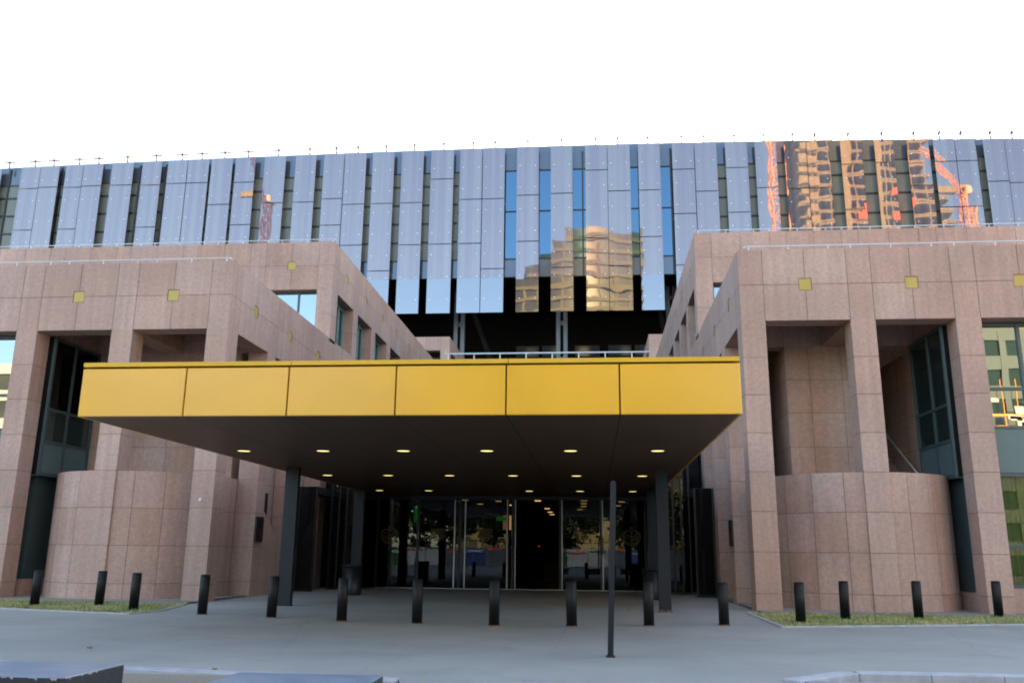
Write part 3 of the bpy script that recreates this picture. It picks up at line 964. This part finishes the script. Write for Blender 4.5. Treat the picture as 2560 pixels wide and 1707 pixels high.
for x in (-7.30, -5.06, -0.58):
    mm = MB()
    y = HY - 0.016
    for k, wd in enumerate((0.34, 0.34, 0.30, 0.36, 0.40, 0.26, 0.18)):
        z = 2.66 - k * 0.085
        q = -wd
        rnd = random.Random(int(k * 31 + abs(x) * 100))
        while q < wd - 0.02:
            e = min(wd, q + rnd.uniform(0.05, 0.16))
            mm.poly([(x + q, y, z), (x + e, y, z), (x + e, y, z + 0.055), (x + q, y, z + 0.055)])
            q = e + 0.025
    mm.build("door_notice", DGOLD, hall)
# lobby lights seen through the doors
for (x, y) in ((-3.0, 47.4), (-2.95, 55.9), (-3.0, 60.8), (-3.05, 64.6), (-8.6, 44), (-8.2, 45.8), (-0.5, 47), (-0.55, 50), (-0.6, 53), (1.6, 44.5), (1.5, 48), (-6.9, 47), (-6.6, 51), (-5.6, 44.2), (-5.2, 48), (-4.9, 52), (-9.9, 46), (-1.0, 44.2), (-0.9, 57), (1.4, 52)):
    mm = MB(); mm.lathe(x, y, [(0.001, 4.36), (0.17, 4.36), (0.17, 4.395), (0.001, 4.395)], 16)
    mm.build("ceiling_light", LAMP2, hall)
mm = MB(); mm.box(-5.2, -4.5, 47, 47.05, 3.3, 3.5); mm.build("exit_sign", GREEN, hall)
mm = MB(); mm.box(-9.05, -8.85, 44, 44.05, 3.1, 3.9); mm.build("exit_sign", GREEN, hall)
mm = MB(); mm.box(-5.15, -4.65, 50, 50.1, 2.9, 3.7); mm.build("lit_screen", emit("dim amber screen", (0.9, 0.5, 0.15), 0.06), hall)
mm = MB(); mm.box(-3.24, -3.18, 52, 52.1, 2.0, 2.06); mm.build("small_lamp", REDL, hall)
mm = MB(); mm.box(-3.0, -1.2, 53, 53.8, 0.0, 1.1); mm.box(-3.1, -1.1, 52.9, 53.9, 1.1, 1.15); mm.build("counter", POST, hall)
# side lobbies that stick out beside the canopy
def lobby(x0, x1, xs0, xs1):
    for i, (a, b, y, zt) in enumerate(((x0, x1, 38.6, 5.42), (xs0, xs1, 36.4, 4.30))):
        mm = MB()
        mm.box(a, b, y + 0.06, 41.1, zt - 0.30, zt)
        n = 4 if i == 0 else 1
        for k in range(n + 1):
            x = a + (b - a) * k / n
            mm.box(x - 0.04, x + 0.04, y, y + 0.06, 0, zt)
        mm.box(a, b, y + 0.005, y + 0.055, 0, 0.08)
        fo = mm.build("side_lobby", BLACK, hall)
        for k in range(n):
            u, v = a + (b - a) * k / n + 0.04, a + (b - a) * (k + 1) / n - 0.04
            mm = MB(); mm.box(u, v, y + 0.025, y + 0.035, 0.08, zt - 0.02)
            mm.build("pane", WLOB, fo)
lobby(2.72, 4.1, 4.1, 4.84)
lobby(-11.7, -10.3, -12.45, -11.7)

# ------------------------------------------------------------------ glass ring building behind
ring = thing("glass_building", (-8, 95, 0), "long glass building on tall legs behind the granite wings, mirrored strips and dark gaps", "building")
RY = 84.0
def ztop(x):
    d = x + 6
    return 43.42 - (0.00016 if d < 0 else 0.00036) * d * d
edges = []
L = [(-73.5, -71.2), (-70.3, -68.0), (-67.9, -65.6), (-63.27, -61.05), (-61.0, -58.77), (-58.02, -56.0), (-55.95, -53.69), (-52.62, -50.15), (-49.09, -46.9), (-46.2, -43.98), (-43.9, -41.51), (-41.22, -38.84), (-38.5, -36.27), (-35.24, -32.86), (-31.76, -29.48),
     (-28.60, -26.37), (-26.29, -23.94), (-23.22, -20.87), (-20.04, -17.68), (-16.86, -14.41), (-13.73, -11.36), (-11.28, -8.95), (-7.66, -5.35), (-4.09, -1.80), (-0.48, 1.79), (1.85, 4.16), (5.02, 7.28), (8.53, 10.76), (10.84, 13.07), (13.96, 16.19), (16.95, 19.09),
     (19.92, 22.09), (22.15, 24.38), (25.51, 27.60), (28.87, 30.72), (32.05, 34.19), (34.63, 36.70), (36.76, 38.72), (39.45, 41.50), (41.54, 43.6), (44.5, 46.7), (47.3, 49.5), (50.2, 52.4)]
patt = [[30.4, 33.0 + 2.1, 38.1], [32.8, 37.4], [29.9, 37.4], [32.7, 37.4], [32.7, 40.0], [32.7, 37.6], [29.9, 37.6], [32.8, 37.9], [29.9, 38.0], [33.0, 40.5], [29.95, 38.1], [33.0, 38.1]]
rnd = random.Random(11)
for i, (a, b) in enumerate(L):
    js = patt[(i - 15) % 12] if 15 <= i <= 26 else rnd.choice([[29.9, 35.4, 40.3], [32.8, 38.0], [29.9, 37.8], [33.0, 40.4], [32.8, 37.8]])
    zt = ztop((a + b) / 2)
    zs = [25.25] + list(js) + [zt]
    mm = MB()
    for j in range(len(zs) - 1):
        z0, z1 = zs[j] + (0.045 if j else 0), zs[j + 1] - 0.045 * (j < len(zs) - 2)
        t1, t2 = rnd.gauss(0, 0.0022), rnd.gauss(0, 0.0022)
        yy = lambda x, z: RY + (x - (a + b) / 2) * t1 + (z - (z0 + z1) / 2) * t2
        cut = 28.9
        parts = [(z0, min(z1, cut), 1), (max(z0, cut), z1, 0)] if z0 < cut < z1 else [(z0, z1, 1 if z1 <= cut else 0)]
        for (p, q, mi) in parts:
            mm.poly([(a, yy(a, p), p), (b, yy(b, p), p), (b, yy(b, q), q), (a, yy(a, q), q)], mi)
        mm.poly([(a, yy(a, z0), z0), (a, yy(a, z1), z1), (a, yy(a, z1) + 0.05, z1), (a, yy(a, z0) + 0.05, z0)], 3)
        mm.poly([(b, yy(b, z0), z0), (b, yy(b, z1), z1), (b, yy(b, z1) + 0.05, z1), (b, yy(b, z0) + 0.05, z0)], 3)
        mm.poly([(a, yy(a, z0) + .05, z0), (b, yy(b, z0) + .05, z0), (b, yy(b, z1) + .05, z1), (a, yy(a, z1) + .05, z1)], 3)
    z = 26.7
    while z < zt - 1:
        for x in (a + 0.36, b - 0.36):
            mm.poly([(x + 0.052 * math.cos(q * 1.047), RY - 0.035, z + 0.052 * math.sin(q * 1.047)) for q in range(6)], 2)
        z += 2.42
    mm.build("glass_strip", [PANEL, PLOW, FIX, MULL], ring)
# inner facade behind the strips
IY = 84.75
def band(name, mat, x0, x1, z0, z1, y=IY): return bx(name, mat, ring, x0, x1, y, y + 0.1, z0, z1)
band("inner_glazing", INOL, -75, -12.6, 31.2, 41.0)
band("inner_glazing", INGL, -12.58, 9.6, 31.2, 41.0)
band("inner_glazing", INOL, 9.62, 55, 31.2, 41.0)
band("inner_spandrel", INSP, -75, 55, 29.0, 31.18)
mm = MB()
x = -75.0
while x < 55:
    zt = ztop(x + 1) + 0.36
    mm.box(x, x + 1.999, IY, IY + 0.1, 41.02, zt); mm.box(x, x + 1.999, IY + 0.12, 106, 42.5, zt - 0.02, 1)
    x += 2.0
mm.build("upper_spandrel", [INSP, DARK], ring)
mm = MB()
for z in (33.1, 35.2, 37.3, 39.4):
    for x0, x1 in ((-75, -14), (11, 55)): mm.box(x0, x1, IY - 0.12, IY - 0.005, z, z + 0.16)
mm.box(-14, 11, IY - 0.1, IY - 0.006, 36.35, 36.45)
mm.box(-75, 55, IY - 0.1, IY - 0.006, 40.96, 41.06); mm.box(-75, 55, IY - 0.1, IY - 0.006, 31.1, 31.2)
x = -74.3
while x < 55:
    mm.box(x, x + 0.16, IY - 0.14, IY - 0.001, 29.0, 43.0); x += 3.06
mm.build("mullions", MULL, ring)
bx("body", DARK, ring, -75, 55, IY + 0.12, 106, 29.05, 42.5)
bx("underside", DARK, ring, -75, 55, RY + 0.2, 106, 28.95, 29.04)  # near black colour paints in the deep shade under the ring
xs = [-68.6, -64.94, -61.88, -59.66, -56.67, -54.4, -51.06, -47.73, -44.76, -42.48, -39.88, -37.22, -33.8, -30.32, -27.35, -24.95, -21.85, -18.76, -15.57, -12.39, -10.04, -6.52, -2.95, 0.62, 2.94, 6.07, 9.54, 11.82, 14.97, 17.94, 20.88, 23.13, 26.45, 29.77, 32.92, 35.42, 37.51, 40.35, 42.44, 45.2]
for x in xs:
    z = ztop(x)
    mm = MB(); mm.box(x - 0.085, x + 0.085, RY + 0.15, RY + 0.27, 42.4, z + 0.98)
    mm.box(x - 0.72, x + 0.72, RY + 0.155, RY + 0.265, z + 0.66, z + 0.775)
    mm.box(x - 0.04, x + 0.04, RY - 0.5, RY + 0.9, z + 0.68, z + 0.76)
    mm.build("roof_mast", pmat("mast metal", (0.18, 0.15, 0.13), 0.6) if x == xs[0] else bpy.data.materials["mast metal"], ring)
# twin legs, undercroft and terrace below the ring
for (xa, xb) in ((-14.60, -13.45), (-3.72, -2.55), (7.75, 8.85), (-26, -24.8), (19, 20.2)):
    mm = MB(); wd = 0.42
    mm.box(xa, xa + wd, 88, 88.5, 16.4, 29); mm.box(xb - wd, xb, 88, 88.5, 16.4, 29)
    for z in (21, 24.9, 27.5): mm.box(xa + wd, xb - wd, 88.1, 88.4, z, z + 0.45)
    mm.build("leg", COLM, ring)
bx("undercroft_wall", DARK, ring, -75, 55, 100, 101, 0, 29)  # near black as painted shade; also stops low sun passing below the ring
for (xa, xb) in ((-9, -6.3), (-5.9, -3.9), (-2.0, 0.9), (1.9, 4.6), (5.0, 7.6)):
    bx("undercroft_window", INSP, ring, xa, xb, 99.9, 99.99, 24.2, 25.5)
for (a, b) in (((-9.5, 98, 17), (-13.5, 90, 28.9)), ((9.5, 98, 17), (7, 90, 28.9))):
    mm = MB(); mm.bar(a, b, 0.5)
    mm.build("brace", MULL, ring)
bx("terrace", DARK, ring, -75, 55, 66, 100, 0, 16.38)
mm = MB()
mm.tube((-12.3, 70, 17.75), (4.7, 70, 17.75), 0.07)
x = -12.0
while x < 4.7:
    mm.tube((x, 70, 16.4), (x, 70, 17.75), 0.05, 6); x += 2.18
mm.build("terrace_rail", RAIL, ring)

# ------------------------------------------------------------------ bollards
BP = [(-16.29, 25.04), (-14.35, 25.10), (-12.53, 23.68), (-10.26, 22.98), (-8.15, 22.34), (-6.12, 21.62), (-4.2, 21.33), (-2.34, 21.17), (-0.53, 21.35), (1.29, 21.88), (3.14, 22.54), (5.15, 23.38), (6.65, 24.93), (8.87, 25.9), (11.45, 27.0)]
BL = ["black bollard in the left lawn, nearest the left edge of the photo",
      "black bollard in the left lawn, in front of the column in the curved wall",
      "black bollard at the front edge of the left lawn, before the curved granite wall",
      "black bollard at the lawn corner in front of the last left granite column",
      "black bollard just left of the canopy's left front post",
      "black bollard in front of the dark bin behind the left post",
      "black bollard in front of the left glass door with the dull gold notice",
      "black bollard in the middle of the entrance, beside the centre door edge",
      "black bollard in front of the entrance, just left of the slim sign post",
      "black bollard just right of the slim sign post, before the right canopy post",
      "black bollard beside the right granite column, on the asphalt at the lawn corner",
      "black bollard at the front corner of the right lawn, next to the granite corner column",
      "black bollard in the right lawn left of the middle granite column",
      "black bollard in the right lawn in front of the curved wall's right half",
      "black bollard in front of the outermost right granite column, nearest the right edge"]
def bollard(x, y, label):
    t = thing("bollard", (x, y, 0), label, "bollard", "black bollards across the forecourt")
    r = 0.125
    mm = MB(); mm.lathe(x, y, [(r, 0), (r, 0.955), (r - 0.012, 0.965), (r - 0.012, 0.972), (r, 0.980), (r, 0.998), (r - 0.02, 1.012), (0.03, 1.018)], 28)
    mm.build("tube", BOLL, t)
    mm = MB(); mm.lathe(x, y, [(r + 0.02, 0.0), (r + 0.02, 0.012), (r + 0.004, 0.022)], 24)
    mm.build("collar", RUST, t)
    return t
b0 = bollard(*BP[0], BL[0])
for (x, y), lb in zip(BP[1:], BL[1:]):
    c = copy_tree(b0, (x, y, 0), lb)
    c.rotation_euler = (random.gauss(0, 0.008), random.gauss(0, 0.008), random.uniform(0, 6))

# ------------------------------------------------------------------ sign post, bins, blocks, litter
sp = thing("sign_post", (0.27, 15.32, 0), "slim dark steel sign post standing alone on the asphalt before the entrance", "post")
mm = MB()
lv = []
for z, dx in ((0.0, 0.0), (2.87, 0.095)):
    lv.append([(0.215 + dx, 15.28, z), (0.310 + dx, 15.28, z), (0.310 + dx, 15.40, z), (0.215 + dx, 15.40, z)])
mm.rings(lv); mm.build("post", POST, sp)
bx("foot", BLACK, sp, 0.19, 0.335, 15.25, 15.43, 0, 0.025)
mm = MB(); mm.lathe(0.355, 15.34, [(0.03, 2.87), (0.03, 2.89), (0.001, 2.895)], 12); mm.build("cap", POST, sp)
def bin_(x, y, label, wd):
    t = thing("litter_bin", (x, y, 0), label, "bin", "dark bins beside the doors")
    mm = MB(); mm.lathe(x, y, [(wd * 0.92, 0), (wd * 0.96, 0.05), (wd, 1.06)], 28); mm.build("body", BLACK, t)
    mm = MB(); mm.lathe(x, y, [(wd + 0.02, 1.06), (wd + 0.025, 1.12), (wd - 0.04, 1.14), (wd - 0.1, 1.05), (0.01, 1.04)], 28); mm.build("rim", POST, t)
bin_(-9.38, 34.2, "dark round bin between the two left canopy posts", 0.40)
bin_(2.20, 34.2, "dark round bin half hidden behind the right canopy post", 0.40)

def block(x0, x1, y0, y1, label, chips=True):
    t = thing("concrete_block", ((x0 + x1) / 2, (y0 + y1) / 2, -0.13), label, "block", "dark barrier blocks along the kerb")
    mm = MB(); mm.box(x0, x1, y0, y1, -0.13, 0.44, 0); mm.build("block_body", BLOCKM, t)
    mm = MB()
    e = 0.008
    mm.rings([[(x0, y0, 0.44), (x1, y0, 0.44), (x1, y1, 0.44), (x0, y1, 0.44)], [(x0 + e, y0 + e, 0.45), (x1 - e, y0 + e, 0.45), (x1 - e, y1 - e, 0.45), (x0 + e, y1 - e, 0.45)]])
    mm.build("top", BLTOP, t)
    mm = MB()
    r2 = random.Random(int(x0 * 10))
    for k in range(26):
        if r2.random() < 0.6:
            x = r2.uniform(x0, x1); wv = r2.uniform(0.01, 0.05); h = r2.uniform(0.006, 0.03)
            mm.poly([(x, y0 - 0.003, 0.442), (x + wv, y0 - 0.003, 0.442), (x + wv * 0.8, y0 - 0.003, 0.442 - h), (x + wv * 0.3, y0 - 0.003, 0.442 - h * 0.7)])
        else:
            y = r2.uniform(y0, y0 + 0.5 * (y1 - y0)); wv = r2.uniform(0.02, 0.06); h = r2.uniform(0.005, 0.02)
            mm.poly([(x1 + 0.003, y, 0.442), (x1 + 0.003, y + wv, 0.442), (x1 + 0.003, y + wv * 0.8, 0.442 - h), (x1 + 0.003, y + wv * 0.3, 0.442 - h * 0.7)])
    mm.build("chipped_edge", CHIP, t)
block(-6.95, -5.08, 8.55, 9.62, "dark concrete block with chipped edges in the lower left corner")
block(-3.62, -2.12, 8.15, 9.22, "dark concrete block lying left of the middle, its pale top just in frame")
block(-0.72, 0.62, 7.95, 9.00, "dark concrete block at the bottom middle, only a sliver of its top showing")
block(2.10, 3.55, 8.45, 9.55, "dark concrete block at the bottom right in front of the kerb corner")

def leaf(x, y, mat, label, cat, r=0.06):
    mm = MB()
    pts = []
    for k in range(12):
        a = k / 12 * 6.283
        q = r * (1 + 0.35 * math.sin(3 * a + x) + 0.2 * math.cos(5 * a))
        pts.append((x + q * math.cos(a), y + q * 1.6 * math.sin(a), 0.012 + 0.03 * abs(math.sin(2 * a))))
    c = len(mm.v)
    for k in range(12): mm.poly([pts[k], pts[(k + 1) % 12], (x, y, 0.01)])
    o = mm.build("fallen_leaf" if cat == "leaf" else "scrap_paper", mat)
    return tag(o, label, cat)
leaf(-8.55, 14.9, LEAFY, "yellow fallen leaf on the asphalt above the left block", "leaf", 0.04)
leaf(-5.35, 12.62, LEAFG, "green fallen leaf on the asphalt by the left road kerb", "leaf", 0.035)
leaf(0.95, 28.0, PAPER, "crumpled pale paper scrap on the ground between the canopy posts", "litter", 0.14)

# ------------------------------------------------------------------ what the glass mirrors: the far side of the street
tow = thing("unfinished_tower", (78, -72, 0), "raw concrete tower under construction, seen mirrored in the right of the glass building", "building")
def tower_slabs():
    mm = MB()
    for k in range(38):
        z = 3.6 * k
        ex = 99 + 4.5 * math.sin(k * 0.55)
        mm.box(60, ex, -92, -70, z, z + 0.55)
        mm.box(60 + (k % 3) * 0.6, ex, -70.0, -69.7, z + 0.55, z + 1.0)
    mm.build("floor_slab", CONC, tow)
tower_slabs()
for (x, wd) in ((70.5, 3.6), (80.5, 2.6)):
    mm = MB(); mm.box(x, x + wd, -72, -69.6, 0, 141); mm.build("lift_core", CONC, tow)
mm = MB()
for k in range(38):
    mm.box(61 - 1.0 * math.sin(k * 0.9), 65.5, -74, -69.4, 3.6 * k + 0.3, 3.6 * k + 2.6)
mm.build("balcony", CONC, tow)
bx("recess", CONCD, tow, 61.5, 95, -91, -73.5, 0, 137)
mm = MB()
for (x, z) in ((77, 97), (85.5, 100), (88, 96.5), (85.8, 93), (76, 94.5), (66, 30), (72, 22), (80, 27), (85, 36)):
    mm.box(x, x + 3.0, -69.2, -69.1, z, z + 2.4)
mm.build("safety_mesh", ORMESH, tow)
mm = MB()
for k in range(20):
    x = 62 + 1.7 * k
    if k % 3: mm.box(x, x + 0.3, -70.2, -69.95, 0, 137)
mm.build("prop", CONC, tow)

def lattice(mm, x, y, z0, z1, wd):
    h = wd / 2
    for dx in (-h, h):
        for dy in (-h, h): mm.bar((x + dx, y + dy, z0), (x + dx, y + dy, z1), 0.34)
    z = z0
    k = 0
    while z < z1 - 0.1:
        zn = min(z + wd, z1)
        for dy in (-h, h):
            mm.bar((x - h, y + dy, z), (x + h, y + dy, z), 0.20)
            mm.bar((x - h if k % 2 else x + h, y + dy, z), (x + h if k % 2 else x - h, y + dy, zn), 0.20)
        for dx in (-h, h): mm.bar((x + dx, y - h if k % 2 else y + h, z), (x + dx, y + h if k % 2 else y - h, zn), 0.14)
        z = zn
        k += 1
def crane(x, y, H, wd, mat, label, ang, jib=38):
    t = thing("tower_crane", (x, y, 0), label, "crane", "tower cranes across the street")
    mm = MB(); lattice(mm, x, y, 0, H, wd); mm.build("mast", mat, t)
    mm = MB()
    d = Vector((math.cos(ang), 0, math.sin(ang)))
    o = Vector((x, y, H))
    up = Vector((-d.z, 0, d.x))
    for q in (-0.6, 0.6):
        mm.bar(o + Vector((0, q, 0)), o + d * jib + Vector((0, q, 0)), 0.2)
    mm.bar(o + up * 1.6, o + d * jib + up * 0.6, 0.2)
    n = int(jib / 2)
    for k in range(n):
        a, b = o + d * (jib * k / n), o + d * (jib * (k + 0.5) / n) + up * 1.4
        c = o + d * (jib * (k + 1) / n)
        for q in (-0.6, 0.6):
            mm.bar(a + Vector((0, q, 0)), b, 0.12); mm.bar(b, c + Vector((0, q, 0)), 0.12)
    mm.build("jib", mat, t)
    mm = MB(); mm.box(x - 8, x - 3, y - 0.8, y + 0.8, H - 0.3, H + 1.6); mm.bar((x, y, H + 0.4), (x - 8, y, H + 0.4), 0.4); mm.build("counterweight", CONC, t)
    mm = MB(); mm.box(x + 0.9, x + 2.6, y - 0.8, y + 0.8, H - 2.2, H); mm.build("cab", WHITE, t)
crane(54.6, -71, 126, 3.8, ORANGE, "tall orange tower crane left of the unfinished tower, seen mirrored", 0.5)
crane(106.5, -72, 104, 2.2, ORANGE, "orange tower crane right of the unfinished tower, seen mirrored", 2.25, 18)
crane(-99.6, -72, 108, 2.2, REDP, "red crane mirrored in the left of the glass building", 1.9, 14)

bt = thing("beige_tower", (-4, -72, 0), "rounded beige tower mirrored in the lower middle of the glass building", "building")
mm = MB()
def outline(k, grow=0.0):
    pts = []
    for i in range(41):
        u = i / 40
        x = -24.5 - grow + (39 + 2 * grow) * u
        y = -70 + 4.5 * math.sin(math.pi * u) + grow
        pts.append((x, y))
    return pts
def slab(z0, z1, grow, mi, xl=-99):
    o = [p for p in outline(0, grow) if p[0] >= xl]
    for (xa, ya), (xb, yb) in zip(o[:-1], o[1:]):
        mm.poly([(xa, ya, z0), (xb, yb, z0), (xb, yb, z1), (xa, ya, z1)], mi)
    mm.poly([(x, y, z1) for x, y in o] + [(o[-1][0], -95, z1), (o[0][0], -95, z1)], mi)
    mm.poly([(x, y, z0) for x, y in o] + [(o[-1][0], -95, z0), (o[0][0], -95, z0)], mi)
    for q in (0, -1):
        x, y = o[q]
        mm.poly([(x, y, z0), (x, -95, z0), (x, -95, z1), (x, y, z1)], mi)
for k in range(26):
    z = 3.55 * k
    xl = -99 if k < 22 else (-24 + (k - 21) * 4.2)
    slab(z, z + 1.2, 0.5, 0, xl)
    slab(z + 1.2, z + 3.55, 0.0, 1, xl)
mm.build("facade", [BEIGE, BWIN], bt)
mm = MB()
for i, (x, y) in enumerate(outline(0)):
    if i % 4 == 1: mm.box(x - 0.35, x + 0.35, y - 0.1, y + 0.25, 0, 88 if x > -8 else 76)
mm.build("pier", BEIGE, bt)
mm = MB(); mm.box(-4, 12, -93, -72, 91, 93.5); mm.build("roof_plant", TEALP, bt)

ob = thing("office_block", (-82, -48, 0), "cream office block mirrored in the left front windows", "building")
mm = MB()
for k in range(7): mm.box(-100 - 0.3, -58 + 0.3, -60, -47.7, 3.6 * k + 2.2, 3.6 * k + 3.6)
mm.build("storey_band", WHITE, ob)
bx("glazing", BWIN, ob, -100, -58, -60, -48, 0, 25)
rb = thing("white_block", (48, -40, 0), "white panelled block mirrored in the right front windows", "building")
mm = MB()
for k in range(8):
    mm.box(40, 57.9, -52, -39.8, 3.3 * k + 1.9, 3.3 * k + 3.3)
for k in range(9): mm.box(40.2 + k * 2.15, 40.9 + k * 2.15, -40.1, -39.75, 0, 26)
mm.build("panel", PALEG, rb)
bx("glazing", pmat("teal glazing", (0.030, 0.060, 0.065), 0.85, 0, 0.1), rb, 40.2, 57.7, -52, -40, 0, 25.5)

sc = thing("scaffold", (49, -37, 0), "orange scaffold in front of the pale block, mirrored in the right front windows", "scaffold")
mm = MB()
for k in range(3):
    mm.box(40, 58, -37.05, -36.95, 13.6 + 1.2 * k, 13.6 + 1.2 * k + (0.22 if k % 3 else 0.12))
for k in range(13): mm.box(40 + 1.5 * k, 40.06 + 1.5 * k, -37.2, -37.05, 13.2, 20)
mm.build("rail", ORANGE, sc)
mm = MB()
r3 = random.Random(3)
for k in range(40):
    x, z = r3.uniform(40, 57), r3.uniform(13.5, 18.5)
    mm.box(x, x + r3.uniform(0.4, 1.8), -36.9, -36.8, z, z + r3.uniform(0.3, 1.2))
mm.build("sheet", WHITE, sc)

hd = thing("added_hoarding", (-6, -22, 0), "made-up pale fence across the street, added to be mirrored in the doors", "fence")  # invented fence standing in for vehicles mirrored in the doors
mm = MB()
for k in range(22):
    mm.box(-32 + k * 2.4, -29.66 + k * 2.4, -22, -21.95, 0.1, 2.1, (0, 1, 0, 2, 1, 0, 0, 3)[(k * 5) % 8])
    mm.box(-31.8 + k * 2.4, -29.9 + k * 2.4, -21.94, -21.93, 1.5 + 0.2 * (k % 3), 1.75 + 0.2 * (k % 3), (4, 3, 4, 1)[k % 4])
mm.build("fence_panel", [HOARD, WHITE, pmat("blue sheet", (0.06, 0.10, 0.28), 0.7), pmat("green sheet", (0.05, 0.16, 0.07), 0.7), ORMESH], hd)
mm = MB()
for k in range(23): mm.box(-32.05 + k * 2.4, -31.95 + k * 2.4, -22.1, -21.9, -0.1, 2.25)
mm.build("fence_post", STEEL, hd)
TL = ["broad tree across the street, leftmost behind the hoarding", "tall tree across the street behind the left end of the hoarding", "tree across the street facing the left canopy post",
      "tree across the street facing the middle doors", "low tree across the street facing the right doors", "tree across the street behind the right end of the hoarding"]
for k, (x, y, h) in enumerate(((-31, -30, 9), (-22, -27, 11), (-13, -31, 10), (-4, -28, 9.5), (6, -30, 8.5), (15, -27, 10))):
    t = thing("street_tree", (x, y, 0), TL[k], "tree", "street trees")
    mm = MB()
    mm.tube((x, y, -0.2), (x + 0.2, y, h * 0.45), 0.22, 8, 0, 0.13)
    r2 = random.Random(k)
    for q in range(6):
        a = q * 1.05 + k
        mm.tube((x + 0.15, y, h * (0.3 + 0.03 * q)), (x + 2.0 * math.cos(a), y + 2.0 * math.sin(a), h * (0.55 + 0.05 * q)), 0.08, 6, 0, 0.03)
    mm.build("trunk", BARK, t)
    mm = MB()
    cl = [(r2.gauss(0, 2.2), r2.gauss(0, 1.5), h * r2.uniform(0.22, 0.95), r2.uniform(0.9, 1.9)) for _ in range(18)]
    for q in range(3400):
        cxx, cyy, czz, cr = r2.choice(cl)
        p = Vector((x + cxx + r2.gauss(0, cr * 0.6), y + cyy + r2.gauss(0, cr * 0.6), czz + r2.gauss(0, cr * 0.5)))
        u = Vector((r2.gauss(0, 1), r2.gauss(0, 1), r2.gauss(0, 1))).normalized() * 0.34
        v = u.orthogonal().normalized() * 0.22
        mm.poly([p - u, p + v, p + u, p - v])
    mm.build("crown", LEAF, t)
